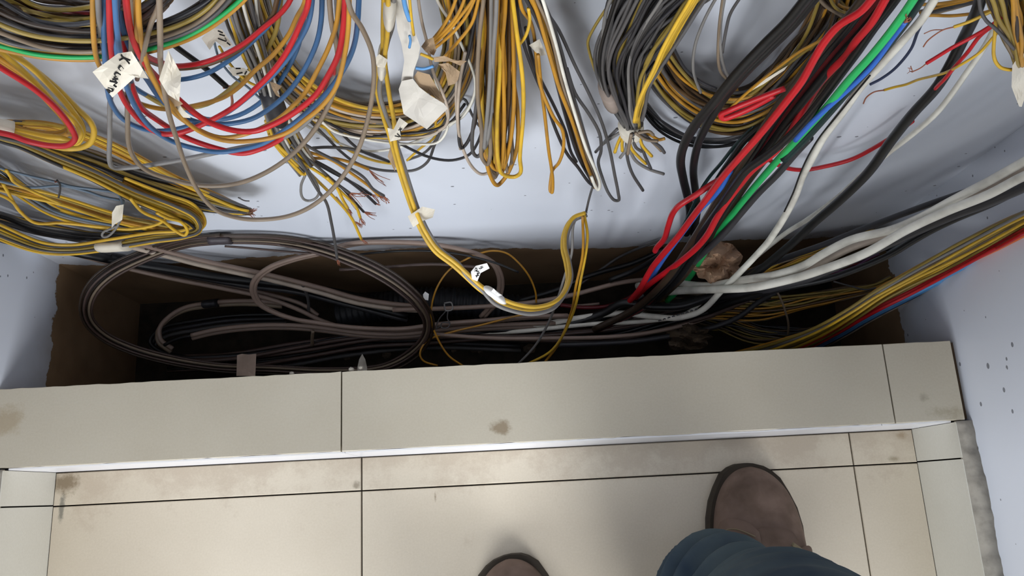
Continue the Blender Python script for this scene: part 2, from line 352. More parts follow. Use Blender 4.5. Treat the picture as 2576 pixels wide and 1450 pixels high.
def taper(P, w, r):
    """real cables bulge and flatten a little; follow the widths seen in the photograph part of the way"""
    d = np.array([depth(p) for p in P]); return r*(d/d.mean())**0.6
def tube(name, P, r, mat, parent=None, sides=7):
    v, f = sweep(P, r, sides=sides)
    return mesh_obj(name, v, f, mat, parent, True)
def thing(name, label, cat, at, group=None):
    o = empty(name, [float(v) for v in at]); tag(o, label, cat, group); return o

def clampP(P, r):
    """nothing inside walls, trench floor or ledge"""
    P[:, 1] = np.minimum(P[:, 1], WALL-r*1.05); P[:, 2] = np.maximum(P[:, 2], PITZ+r); P[:, 0] = np.clip(P[:, 0], XL+r*1.1, XR-r*1.1)
    low = P[:, 2] < LEDGE+r; P[low, 1] = np.maximum(P[low, 1], 0.1405+r)
    return P
def upwards(P, first, last):
    """wires that leave the frame at the top run on up the wall"""
    up = lambda e: np.array([[e[0], e[1]+(WALL-0.03-e[1])*k*0.6, e[2]+0.30*k] for k in (0.2, 0.45, 0.7, 1.0)])
    side = lambda e: np.array([[e[0]+(XR-0.025-e[0])*k, e[1]-0.05*k, e[2]+0.05*k+0.42*k*k] for k in (0.25, 0.5, 0.75, 1.0, 1.25)])
    left = lambda e: np.array([[e[0]-0.10*k*(1.6-0.6*k), e[1], e[2]+0.04*k+0.34*k*k] for k in (0.2, 0.4, 0.6, 0.8, 1.0)])
    if last == 'left': P = np.vstack([P, left(P[-1])]); last = False
    if first == 'left': P = np.vstack([left(P[0])[::-1], P]); first = False
    if first == 'side': return np.vstack([side(P[0])[::-1], P])
    if first: P = np.vstack([up(P[0])[::-1], P])
    if last: P = np.vstack([P, up(P[-1])])
    return P
def wire(parent, c, col, w, o, pts, label=None, name=None, cat='cable', per=6, group=None, rad=None):
    """one wire: w = width in photograph pixels, o = mm in front of the wall (a number, or 'z' and a height per point)
    pts: (x, y) | (x, y, mm off the wall) | (x, y, 'z', height in mm), in the frame c of the zoomed crop"""
    Q = []
    for q in pts:
        x, y = cv(c, q[0], q[1])
        if len(q) == 2: Q.append((x, y, o))
        elif len(q) == 3: Q.append((x, y, q[2]))
        else: Q.append((x, y, q[2], q[3]))
    A = np.array([P3(q) for q in Q])
    r = rad if rad else w*np.mean([depth(a) for a in A])/(2*FPX)
    # keep the course in the picture, let the distance change smoothly along it
    D_ = np.array([depth(a) for a in A]); X_ = np.array([(q[0], q[1]) for q in Q], float)
    S2 = spline(np.column_stack([X_, D_*1000.0]), per) if len(A) > 2 else spline(np.column_stack([X_, D_*1000.0]), 4)
    if len(S2) > 12:
        h_ = max(2, len(S2)//9); k_ = np.exp(-0.5*(np.arange(-2*h_, 2*h_+1)/h_)**2); k_ /= k_.sum(); z_ = S2[:, 2]
        pad = np.concatenate([2*z_[0]-z_[1:2*h_+1][::-1], z_, 2*z_[-1]-z_[-2*h_-1:-1][::-1]]) if len(z_) > 2*h_+1 else np.pad(z_, 2*h_, 'edge')
        S2[:, 2] = np.convolve(pad, k_, 'valid')
    P = np.array([ond(x_, y_, d_/1000.0) for x_, y_, d_ in S2[:, :3]])
    P = clampP(upwards(P, 'side' if Q[0][0] > 2640 else 'left' if Q[0][0] < -30 else Q[0][1] < -60, 'left' if Q[-1][0] < -30 else Q[-1][1] < -60), r)
    ob = tube(name or ('wire' if parent else 'cable'), P, taper(P, w, r), wm(col), parent, 7 if w < 14 else 10)
    if label: tag(ob, label, cat, group)
    return ob

def bundle(parent, c, ctl, n, cols, w, seed, mode='o', wob=0.3, name='wire', trim=0.0, core=0.15):
    """n wires that run side by side along ctl: (x, y, o or z in mm, half width px of the crop, half depth mm)"""
    r_ = random.Random(seed); s = CR[c][2]
    A = np.array([(*cv(c, q[0], q[1]), q[2], q[3]/s, q[4]) for q in ctl], float)
    S_ = spline(A, 7); n_s = len(S_)
    T = np.gradient(S_[:, :2], axis=0); T /= np.maximum(np.linalg.norm(T, axis=1), 1e-6)[:, None]
    # smooth the normals so that sharp turns do not knot
    for _ in range(3):
        T[1:-1] = (T[:-2]+T[1:-1]*2+T[2:])/4; T /= np.maximum(np.linalg.norm(T, axis=1), 1e-6)[:, None]
    N = np.stack([-T[:, 1], T[:, 0]], 1); ss = np.linspace(0, 1, n_s); out = []
    for i in range(n):
        u0 = -1+2*(i+0.5)/n+r_.uniform(-0.6, 0.6)/n; v0 = r_.uniform(-1, 1)*math.sqrt(max(0.05, 1-u0*u0*0.85))
        f1, f2, p1, p2 = r_.uniform(0.6, 1.6), r_.uniform(1.6, 3.4), r_.uniform(0, 6.28), r_.uniform(0, 6.28)
        du = wob*(np.sin(6.28*f1*ss+p1)*0.6+np.sin(6.28*f2*ss+p2)*0.4); dv = wob*(np.sin(6.28*f1*ss+p2)*0.6)
        u = np.clip(u0+du, -1.15, 1.15); v = np.clip(v0+dv, -1.1, 1.1)
        px = S_[:, 0]+N[:, 0]*u*S_[:, 3]; py = S_[:, 1]+N[:, 1]*u*S_[:, 3]; o = S_[:, 2]+v*S_[:, 4]
        ww = w*r_.uniform(0.9, 1.1)
        a, b = 0, n_s
        if trim: a = int(r_.uniform(0, trim)*n_s*0); b = n_s-int(r_.uniform(0, trim)*n_s)
        Q = np.array([P3((px[k], py[k], 'z', o[k]) if mode == 'z' else (px[k], py[k], max(o[k], 2.0))) for k in range(a, b)])
        r = ww*np.mean([depth(q) for q in Q])/(2*FPX)
        Q = clampP(upwards(Q, 'side' if px[a] > 2640 and py[a] > 200 else 'left' if px[a] < -30 else py[a] < -60, 'left' if px[b-1] < -30 else py[b-1] < -60), r)
        col = cols[i % len(cols)] if isinstance(cols, tuple) else r_.choice(cols)
        out.append(tube(name, Q, taper(Q, ww, r), wm(col), parent, 6))
    return out

def band(parent, c, a, b, hw, o, hd, mat, name='tape_band', mode='o'):
    """tape wound round a bundle, from a to b along it; hw half width in crop px, hd half depth in mm"""
    s = CR[c][2]
    pa, pb = [np.array(P3((*cv(c, *q), 'z', o) if mode == 'z' else (*cv(c, *q), o))) for q in (a, b)]
    d = pb-pa; d /= np.linalg.norm(d)
    vw = -ray(*cv(c, *a)); vw /= np.linalg.norm(vw)
    side = np.cross(d, vw); side /= np.linalg.norm(side)
    r = hw/s*depth(pa)/FPX
    t = np.linspace(0, 1, 6)[:, None]; P = pa*(1-t)+pb*t
    rr = np.random.RandomState(int(abs(a[0])+abs(a[1]))).uniform(0.97, 1.05, 6)
    v, f = sweep(P, r*rr, hd/1000.0*rr, 18, side, True)
    v[:, 1] = np.minimum(v[:, 1], WALL-0.0008)
    return mesh_obj(name, v, f, mat, parent, True)

def flag(parent, c, poly, o, mat, name='label_tag', curl=3.0, th=0.5, mode='o', seed=1):
    """a paper or cloth flag: outline poly in crop px, standing o mm off the wall, slightly curled, th mm thick"""
    r_ = random.Random(seed)
    P = [np.array(q[:2], float) for q in poly]; cen = sum(P)/len(P); ctr = []
    ring = []
    for i in range(len(P)):
        a, b = P[i], P[(i+1) % len(P)]
        for k in range(3): ring.append(a+(b-a)*k/3)
    rows = [ring]+[[cen+(p-cen)*f for p in ring] for f in (0.66, 0.33)]
    ext = max(np.linalg.norm(p-cen) for p in P); ax = (P[1]-P[0])/max(1e-6, np.linalg.norm(P[1]-P[0]))
    ph = r_.uniform(0, 6)
    def dep(p):
        q = (p-cen)/ext
        return o+curl*(math.sin(2.2*(q@ax)+ph)+0.5*math.sin(4*q[0]+3*q[1]+ph*2))
    V = []; F = []
    for sgn in (0, 1):
        for row in rows:
            for p in row:
                d_ = dep(p)+(th if sgn else 0); x, y = cv(c, *p); V.append(P3((x, y, 'z', d_) if mode == 'z' else (x, y, d_)))
        x, y = cv(c, *cen); d_ = dep(cen)+(th if sgn else 0); V.append(P3((x, y, 'z', d_) if mode == 'z' else (x, y, d_)))
    m = len(ring); half = 3*m+1
    for sgn in (0, 1):
        b = half*sgn
        for k in range(2):
            for i in range(m): F.append((b+k*m+i, b+k*m+(i+1) % m, b+(k+1)*m+(i+1) % m, b+(k+1)*m+i))
        for i in range(m): F.append((b+2*m+i, b+2*m+(i+1) % m, b+3*m))
    for i in range(m): F.append((i, (i+1) % m, half+(i+1) % m, half+i))
    ob = mesh_obj(name, V, F, mat, parent, False)
    ob['_dep'] = 0; del ob['_dep']
    return ob, dep

def ink(parent, c, strokes, dep, w=5.0, lift=1.4, mode='o'):
    """handwritten strokes lying on a flag, one flat mark made of all its pen strokes"""
    V = []; F = []
    for s_ in strokes:
        A = []
        for p in s_:
            x, y = cv(c, *p); d_ = dep(np.array(p, float))+lift
            A.append(P3((x, y, 'z', d_) if mode == 'z' else (x, y, d_)))
        P = spline(np.array(A), 4); r = w/CR[c][2]*depth(P[0])/(2*FPX)
        v, f = sweep(P, r, r*0.35, 6, np.cross(ray(*cv(c, *s_[0])), P[-1]-P[0]+1e-6)); k = len(V); V += list(v); F += [tuple(i+k for i in q) for q in f]
    ob = mesh_obj('handwriting', V, F, INK, parent, True); ob['label'] = 'black handwriting'; ob['kind'] = 'stuff'
    return ob

def strands(parent, c, a, b, o, n=6, spread=0.35, seed=0, col='copper', w=2.2, mode='o'):
    """bare copper strands frayed out of a cut end: from a to b"""
    r_ = random.Random(seed); V = []; F = []
    a = np.array(cv(c, *a)); b = np.array(cv(c, *b)); L = np.linalg.norm(b-a); nrm = np.array([-(b-a)[1], (b-a)[0]])
    for i in range(n):
        e = b+nrm*r_.uniform(-spread, spread)+(b-a)*r_.uniform(-0.35, 0.1); m1 = a+(e-a)*0.5+nrm*r_.uniform(-spread, spread)*0.35
        Q = [P3((*q, 'z', oo) if mode == 'z' else (*q, max(2, oo))) for q, oo in ((a, o), (m1, o+r_.uniform(-3, 4)), (e, o+r_.uniform(-5, 6)))]
        P = spline(np.array(Q), 4); r = w*depth(P[0])/(2*FPX); v, f = sweep(P, np.linspace(r, r*0.6, len(P)), sides=4)
        k = len(V); V += list(v); F += [tuple(j+k for j in q) for q in f]
    ob = mesh_obj('copper_strands', V, F, wm(col), parent, True); ob['kind'] = 'stuff'; ob['label'] = 'frayed bare copper strands'
    return ob

# ================================================================ upper left: thick hanging coil
t = thing('cable_coil', 'thick dark coil of green, white and brown cables hanging in the upper left corner', 'cable coil', onwall(250, 130, 0.13))  # grey for white outside, dark browns inside: shade put into the wire colours
bundle(t, 'C1', [(-350, 240, 96, 30, 8), (0, 325, 96, 38, 8), (300, 385, 96, 38, 8), (700, 405, 96, 32, 8), (1100, 345, 96, 34, 8), (1450, 210, 94, 38, 8), (1750, -20, 92, 40, 8), (1950, -300, 90, 40, 8)],
       8, ('grey', 'green', 'grey', 'white', 'gold', 'green', 'olive', 'gold'), 12, 11, wob=0.12)
bundle(t, 'C1', [(-350, 20, 104, 60, 16), (0, 210, 104, 80, 16), (300, 300, 104, 70, 16), (700, 330, 104, 60, 16), (1100, 260, 104, 60, 16), (1450, 110, 102, 60, 16), (1680, -100, 100, 60, 14), (1800, -330, 98, 60, 14)],
       20, ['dgrey', 'olive', 'dbrown', 'brown', 'taupe', 'dgreen', 'char', 'dbrown', 'dgrey'], 12, 12)
bundle(t, 'C1', [(-350, -120, 100, 70, 18), (0, 70, 100, 90, 18), (300, 190, 100, 80, 18), (650, 215, 100, 70, 18), (950, 150, 100, 70, 18), (1170, 0, 130, 60, 16), (1300, -250, 94, 60, 14)],
       20, ['dbrown', 'olive', 'brown', 'dbrown', 'char', 'dbrown'], 12, 13)
bundle(t, 'C1', [(-350, -280, 94, 60, 16), (0, -70, 94, 80, 16), (300, 60, 94, 80, 16), (650, 80, 94, 70, 16), (900, -10, 120, 60, 16), (1050, -250, 115, 60, 14)],
       16, ['dbrown', 'brown', 'brown', 'olive', 'dred', 'dbrown'], 12, 14)

# yellow and red loop taped together at the left edge
t = thing('cable_loop', 'small loop of yellow wires and one red wire taped white at left edge', 'cable loop', onwall(200, 350, 0.06))
for col, o, pts in (
    ('red', 66, [(-160, 380), (0, 490), (250, 650), (420, 800), (530, 950), (548, 1010), (500, 1058), (380, 1065), (200, 1030), (90, 990), (-40, 960), (-160, 930)]),
    ('yellow', 60, [(-160, 270), (0, 375), (250, 600), (420, 780), (555, 900), (588, 980), (540, 1042), (400, 1045), (250, 1015), (90, 975), (-160, 915)]),
    ('yellow', 54, [(-160, 255), (0, 355), (200, 470), (380, 640), (520, 800), (590, 900), (602, 980), (560, 1045), (450, 1010), (300, 990), (100, 950), (-160, 900)]),
    ('yellow', 50, [(-160, 290), (60, 372), (250, 510), (420, 650), (560, 790), (660, 890), (686, 960), (662, 1040), (600, 1075), (500, 1085), (400, 1070), (100, 985), (-160, 940)]),
    ('gold', 46, [(-160, 330), (0, 420), (200, 560), (380, 740), (490, 880), (510, 960), (440, 995), (250, 995), (100, 955), (-160, 890)]),
    ('gold', 40, [(-160, 340), (0, 440), (200, 590), (370, 760), (480, 890), (500, 940), (420, 975), (250, 965), (100, 930), (-160, 870)]),
    ('grey', 48, [(-160, 300), (60, 380), (260, 540), (420, 670), (560, 820), (612, 920), (600, 990), (550, 1030), (400, 1030), (100, 965), (-160, 905)])):
    wire(t, 'C1', col, 14.5 if col != 'grey' else 9, o, pts)
band(t, 'C1', (-60, 915), (95, 945), 62, 52, 22, PAPER)

# long diagonal bundle, cut ends tied together with copper
t = thing('cable_bundle', 'straight diagonal bundle of yellow and grey wires ending in a copper twist', 'cable bundle', onwall(630, 535, 0.02))
bundle(t, 'C5', [(-250, 120, 24, 28, 8), (20, 175, 24, 30, 8), (200, 228, 24, 45, 8), (500, 300, 24, 80, 9), (900, 430, 24, 100, 10), (1300, 590, 24, 110, 10), (1700, 715, 24, 105, 10), (2100, 830, 24, 92, 8), (2330, 885, 24, 58, 6), (2440, 905, 24, 26, 5)],
       26, ['grey', 'yellow', 'taupe', 'olive', 'yellow', 'dgrey', 'gold', 'char'], 7.4, 21, wob=0.2)
bundle(t, 'C5', [(-200, 20, 32, 30, 6), (150, 45, 32, 32, 6), (450, 60, 30, 34, 6), (800, 150, 27, 40, 7), (1200, 320, 25, 44, 7), (1700, 590, 24, 46, 7), (2100, 770, 24, 42, 7), (2340, 870, 24, 30, 6), (2440, 900, 24, 16, 5)],
       12, ['gold', 'yellow', 'gold', 'brown', 'yellow'], 7.4, 22, wob=0.2)
band(t, 'C5', (10, 190), (195, 240), 44, 26, 13, BTAPE)
band(t, 'C5', (150, 42), (238, 48), 34, 33, 9, GTAPE)
band(t, 'C5', (2395, 895), (2440, 905), 42, 24, 11, wm('brown'))
strands(t, 'C5', (2430, 900), (2510, 925), 26, 12, 0.6, 3)
wire(t, 'C5', 'dgrey', 3.5, 26, [(2340, 770), (2400, 800), (2450, 805)])
wire(t, 'C5', 'grey', 8, 20, [(1700, 680), (1850, 780), (2050, 890), (2200, 920), (2380, 905)])

# flattened coil that returns to the left edge
t = thing('cable_coil', 'flattened coil of yellow and grey wires above the trench, banded with cream tape', 'cable coil', onwall(290, 640, 0.03))
bundle(t, 'C5', [(-250, 110, 40, 22, 7), (30, 205, 40, 25, 7), (200, 250, 40, 33, 7), (500, 375, 40, 50, 8), (900, 545, 40, 58, 9), (1300, 745, 40, 60, 9), (1700, 905, 40, 62, 9), (1890, 1000, 40, 58, 9), (1930, 1075, 40, 50, 9), (1800, 1130, 40, 42, 9), (1500, 1160, 40, 50, 9), (1100, 1225, 40, 48, 9), (700, 1280, 40, 42, 9), (400, 1260, 40, 50, 9), (0, 1110, 40, 75, 9), (-300, 960, 40, 80, 9)],
       22, ['yellow', 'grey', 'yellow', 'gold', 'grey', 'dgrey', 'olive', 'char'], 7.6, 23, wob=0.2)
bundle(t, 'C5', [(-300, 560, 30, 50, 9), (0, 640, 30, 50, 9), (300, 720, 30, 46, 9), (600, 800, 30, 42, 9), (1000, 930, 30, 44, 9), (1300, 1010, 30, 44, 9), (1600, 1070, 30, 46, 9), (1850, 1110, 32, 40, 9), (1985, 1020, 34, 36, 8), (1880, 900, 36, 60, 8), (1600, 800, 36, 70, 8), (1200, 640, 36, 70, 8)],
       16, ['yellow', 'gold', 'yellow', 'olive', 'grey', 'yellow'], 7.4, 24, wob=0.25)
bundle(t, 'C5', [(-300, 420, 22, 90, 8), (0, 560, 22, 90, 8), (250, 740, 22, 66, 8), (500, 880, 22, 56, 8), (850, 990, 22, 52, 8), (1200, 1060, 22, 48, 8), (1500, 1090, 22, 40, 8), (1800, 1120, 26, 34, 8)],
       17, ['grey', 'dgrey', 'grey', 'char', 'slate', 'yellow'], 7, 25, wob=0.3)
bundle(t, 'C5', [(-300, 880, 18, 50, 8), (0, 960, 18, 60, 8), (300, 1060, 18, 60, 8), (650, 1130, 18, 50, 8), (1000, 1170, 18, 46, 8), (1300, 1190, 20, 40, 8), (1600, 1150, 24, 36, 8)],
       15, ['char', 'yellow', 'grey', 'dgrey', 'gold', 'char'], 7.2, 26, wob=0.25)
wire(t, 'C5', 'yellow', 8, 46, [(-200, 690), (0, 745), (120, 810), (200, 910), (350, 1020), (600, 1020), (1000, 1060), (1300, 1080), (1550, 1030), (1640, 970)])
wire(t, 'C5', 'yellow', 8.5, 50, [(1280, 780), (1400, 910), (1600, 1000), (1700, 1080), (1810, 1140), (1840, 1100), (1780, 1010), (1640, 970), (1540, 920)])
wire(t, 'C5', 'yellow', 8, 44, [(30, 640), (60, 690), (100, 760), (180, 890), (220, 920)])
wire(t, 'C5', 'yellow', 8, 48, [(60, 500), (100, 560), (130, 610), (300, 700), (600, 830)])
wire(t, 'C5', 'slate', 7, 46, [(-200, 400), (0, 480), (300, 560), (560, 620), (700, 660), (1000, 700), (1140, 725), (1190, 790), (1205, 850)])
wire(t, 'C5', 'slate', 7, 44, [(-200, 560), (0, 610), (300, 672), (600, 655), (850, 710), (1000, 760), (1150, 790), (1210, 800), (1205, 840)])
wire(t, 'C5', 'char', 5, 48, [(560, 600), (585, 640), (590, 700), (575, 770)])
strands(t, 'C5', (565, 615), (535, 600), 48, 4, 0.6, 9, w=2)
wire(t, 'C5', 'grey', 6, 52, [(1185, 985), (1130, 1085), (1050, 1155), (1005, 1150), (1015, 1110), (1080, 1080), (1150, 1050)])
flag(t, 'C5', [(1100, 920), (1140, 852), (1215, 838), (1200, 990), (1125, 1035), (1096, 1070)], 58, PAPER, 'label_tag', 2, seed=4)
band(t, 'C5', (1000, 1252), (1250, 1236), 60, 44, 15, PAPER)
fg, dp = flag(t, 'C5', [(1250, 770), (1300, 770), (1385, 860), (1370, 880)], 34, PAPER, 'label_tag', 1, seed=5)
ink(t, 'C5', [[(1285, 775), (1320, 785)], [(1310, 830), (1340, 850), (1330, 815)], [(1350, 850), (1375, 845)]], dp, 12)

# ================================================================ red, blue, yellow and grey loops hanging from above
t = thing('cable_bundle', 'wide hanging loops of red, blue, yellow and grey wires with handwritten paper tags', 'cable bundle', onwall(600, 553, 0.06))
for col, w, o, pts in (
    ('blue', 13, 78, [(262, -190), (262, -40), (262, 100), (268, 190), (278, 255), (310, 300), (370, 327), (430, 328), (500, 310), (560, 290), (643, 228), (684, 192), (725, 145), (756, 97), (777, 52), (788, -30), (792, -190)]),
    ('red', 14, 84, [(274, -190), (275, -40), (277, 80), (283, 150), (300, 225), (322, 268), (357, 308), (400, 335), (450, 335), (520, 308), (590, 268), (643, 223), (684, 182), (715, 141), (736, 103), (757, 56), (775, 10), (790, -190)]),
    ('red', 14, 72, [(300, -190), (300, -20), (312, 120), (330, 210), (355, 270), (400, 305), (465, 345), (550, 375), (610, 386), (652, 376), (703, 352), (755, 310), (800, 262), (830, 215), (848, 160), (860, 100), (864, 0), (866, -190)]),
    ('red', 15, 90, [(308, -190), (317, 0), (331, 86), (362, 155), (397, 197), (459, 259), (517, 303), (586, 328), (640, 330), (690, 312), (745, 280), (795, 238), (828, 186), (851, 138), (864, 69), (869, 0), (872, -190)]),
    ('blue', 13, 86, [(296, -190), (297, -40), (293, 120), (317, 214), (345, 276), (379, 320), (431, 355), (500, 376), (552, 383), (603, 377), (660, 362), (721, 324), (772, 283), (820, 235), (866, 172), (891, 114), (901, 41), (904, -190)]),
    ('blue', 13, 66, [(310, -190), (302, 40), (340, 150), (372, 203), (414, 259), (483, 303), (552, 313), (632, 300), (684, 269), (725, 232), (756, 190), (779, 149), (798, 103), (808, 52), (811, -30), (812, -190)]),
    ('blue', 13, 92, [(288, -190), (289, 0), (296, 90), (306, 150), (330, 205)]),
    ('gold', 12, 64, [(236, -190), (236, 100), (250, 165), (300, 228), (350, 260), (420, 275), (480, 268), (560, 246), (601, 219), (643, 176), (684, 141), (725, 89), (746, 45), (767, 4), (790, -190)]),
    ('gold', 12, 80, [(343, -190), (345, 80), (353, 135), (388, 205), (431, 276), (483, 317), (552, 346), (620, 337), (698, 300), (736, 267), (767, 234), (794, 186), (829, 114), (850, 41), (855, -190)]),
    ('gold', 12, 96, [(348, -190), (350, 60), (372, 165), (420, 250), (488, 322), (560, 353), (650, 353), (720, 335), (767, 302), (808, 269), (846, 217), (866, 145), (877, 62), (878, -190)]),
    ('grey', 12.5, 70, [(245, -190), (248, 20), (258, 110), (283, 180), (277, 260), (276, 345), (276, 408), (284, 421), (312, 423), (414, 410), (517, 390), (603, 372), (690, 356), (760, 318), (815, 250), (850, 150), (850, 60), (835, -190)]),
    ('taupe', 12.5, 74, [(330, -190), (331, 120), (323, 215), (321, 310), (328, 379), (362, 424), (431, 452), (517, 468), (600, 461), (669, 434), (738, 386), (793, 324), (834, 248), (850, 190), (848, 124), (833, 52), (821, -190)]),
    ('taupe', 12, 98, [(396, -190), (403, 100), (404, 160), (424, 283), (445, 352), (466, 414), (500, 483), (545, 530), (600, 549), (660, 553), (730, 543), (790, 515), (850, 460), (900, 380), (930, 280), (941, 190), (935, 130), (910, 70), (880, 20), (850, -190)]),
    ('red', 13, 58, [(330, -190), (345, 100), (365, 138), (400, 155), (450, 166), (520, 155), (600, 118), (660, 72), (725, 10), (800, -190)]),
    ('brown', 13, 52, [(360, 145), (400, 163), (450, 172), (520, 162), (600, 126), (650, 80), (690, 30), (700, -190)]),
    ('blue', 12, 50, [(340, 150), (400, 195), (455, 200), (520, 185), (580, 150), (640, 100), (690, 40), (720, -190)]),
    ('olive', 12, 44, [(350, 230), (430, 270), (520, 262), (590, 215), (650, 150), (690, 90), (706, 0), (712, -190)]),
    ('taupe', 12, 84, [(405, -190), (400, 10), (380, 60), (362, 130), (345, 200)]),
    ('blue', 12, 40, [(330, 215), (380, 245), (440, 262), (520, 300), (600, 290), (680, 235), (745, 130), (765, 40), (790, -190)])):
    pts = [(x, y, o+64*min(1, max(0, (230-y)/110.0))) if x < 412 else (x, y) for x, y in pts]
    wire(t, 'F', col, w, o, pts, per=5)
fg, dp = flag(t, 'C1', [(675, 525), (860, 390), (960, 375), (1085, 575), (985, 565), (820, 712)], 162, PAPER, 'label_tag', 3, seed=11)
ink(t, 'C1', [[(885, 400), (900, 420), (950, 440)], [(870, 440), (905, 425), (945, 465)], [(900, 500), (880, 480), (865, 500), (880, 515)], [(880, 545), (850, 530), (835, 545), (850, 560)],
              [(820, 580), (860, 575)], [(835, 560), (845, 600)], [(800, 590), (855, 605), (830, 620), (850, 635)], [(790, 640), (820, 650), (815, 670), (780, 650), (800, 680)]], dp, 15)
flag(t, 'C1', [(1160, 580), (1228, 366), (1322, 540), (1308, 745), (1225, 690)], 140, PAPER, 'label_tag', 4, seed=12)
flag(t, 'C1', [(1120, 590), (1170, 580), (1335, 760), (1300, 775), (1215, 790)], 108, PAPER2, 'label_tag', 2, seed=13)
flag(t, 'C1', [(1212, 735), (1280, 730), (1392, 862), (1330, 858)], 106, PAPER, 'label_tag', 2, seed=14)

# cut black cable behind those loops
o_ = thing('cable', 'short cut black cable stub with reddish tie, behind the hanging loops', 'cable', onwall(580, 215, 0.03))
wire(o_, 'C1', 'black', 15, 30, [(1100, 180), (1270, 330), (1500, 500), (1650, 630)])
wire(o_, 'C1', 'copper', 7, 30, [(1630, 640), (1670, 632), (1700, 640), (1690, 690), (1695, 740), (1690, 780)], name='tie')

# ================================================================ coil with a black taped tail, left of centre
t = thing('cable_coil', 'big round coil of yellow, taupe and grey wires left of centre', 'cable coil', onwall(930, 340, 0.02))
bundle(t, 'F', [(575, -230, 26, 45, 14), (610, -60, 26, 48, 14), (640, 60, 24, 44, 12), (690, 155, 22, 38, 12), (750, 225, 22, 40, 12), (830, 275, 22, 36, 12), (930, 298, 22, 34, 12), (1030, 292, 22, 36, 12), (1105, 245, 22, 36, 12), (1145, 165, 22, 36, 13), (1158, 80, 24, 38, 14), (1140, -40, 26, 42, 14), (1100, -230, 26, 42, 14)],
       40, ['gold', 'yellow', 'taupe', 'grey', 'brown', 'gold', 'dgrey', 'taupe', 'beige', 'olive'], 9, 31, wob=0.3)
bundle(t, 'F', [(700, 190, 12, 30, 5), (790, 262, 12, 34, 5), (880, 310, 12, 34, 5), (980, 330, 12, 30, 5), (1080, 305, 12, 30, 5), (1150, 220, 14, 25, 5), (1180, 110, 16, 20, 5), (1175, -60, 18, 20, 5)],
       10, ['dgrey', 'taupe', 'grey', 'char', 'yellow'], 8, 32, wob=0.35)
for col, w, o, pts in (
    ('white', 7, 34, [(600, 880), (700, 960), (900, 1012), (1100, 1042), (1300, 1052), (1450, 1040), (1520, 950), (1520, 820), (1470, 700), (1420, 520)]),
    ('white', 7, 12, [(500, 920), (700, 1030), (900, 1100), (1100, 1092), (1300, 1030), (1450, 970), (1600, 870), (1720, 700), (1725, 560), (1680, 440), (1560, 280), (1480, 60), (1400, -150)]),
    ('beige', 7, 30, [(560, 870), (700, 930), (900, 975), (1150, 1005), (1400, 985), (1550, 900)]),
    ('char', 7.5, 30, [(560, 790), (650, 890), (850, 985), (1000, 995), (1200, 975), (1400, 955), (1550, 890), (1650, 760)]),
    ('char', 7.5, 22, [(800, 850), (1000, 950), (1200, 1060), (1400, 1150), (1560, 1170), (1680, 1130), (1740, 1050), (1790, 900), (1820, 700)]),
    ('dgrey', 7.5, 16, [(500, 860), (640, 1000), (740, 1100), (860, 1190), (1000, 1235), (1150, 1250), (1290, 1240), (1380, 1180), (1430, 1060), (1500, 900), (1600, 700)]),
    ('yellow', 7, 14, [(580, 850), (690, 1000), (780, 1080), (950, 1160), (1080, 1190), (1160, 1195)]),
    ('yellow', 6.5, 12, [(1230, 1170), (1330, 1080), (1430, 1000), (1440, 890), (1480, 800)]),
    ('dgrey', 7, 10, [(1240, 1165), (1350, 1120), (1440, 1020), (1500, 860), (1640, 720), (1700, 830), (1740, 900), (1800, 960)]),
    ('char', 7.5, 22, [(690, 870), (760, 980), (880, 1090), (960, 1130), (1100, 1180)]),
    ('dgrey', 8, 20, [(540, 1080), (650, 1075), (800, 1085), (950, 1120), (1090, 1175)])):
    wire(t, 'C2', col, w, o, pts, per=5)
for col, pts in (('beige', [(470, -150), (480, 0), (520, 250), (570, 450), (640, 780), (720, 950), (790, 1150), (800, 1260), (770, 1350), (700, 1400)]),
                 ('white', [(620, -150), (700, 40), (850, 280), (960, 520), (1050, 720), (1092, 900), (1060, 1080), (950, 1255), (800, 1340)]),
                 ('beige', [(890, 860), (885, 1100), (915, 1450), (930, 1600)])):
    wire(t, 'Z5', col, 8, 40, pts)

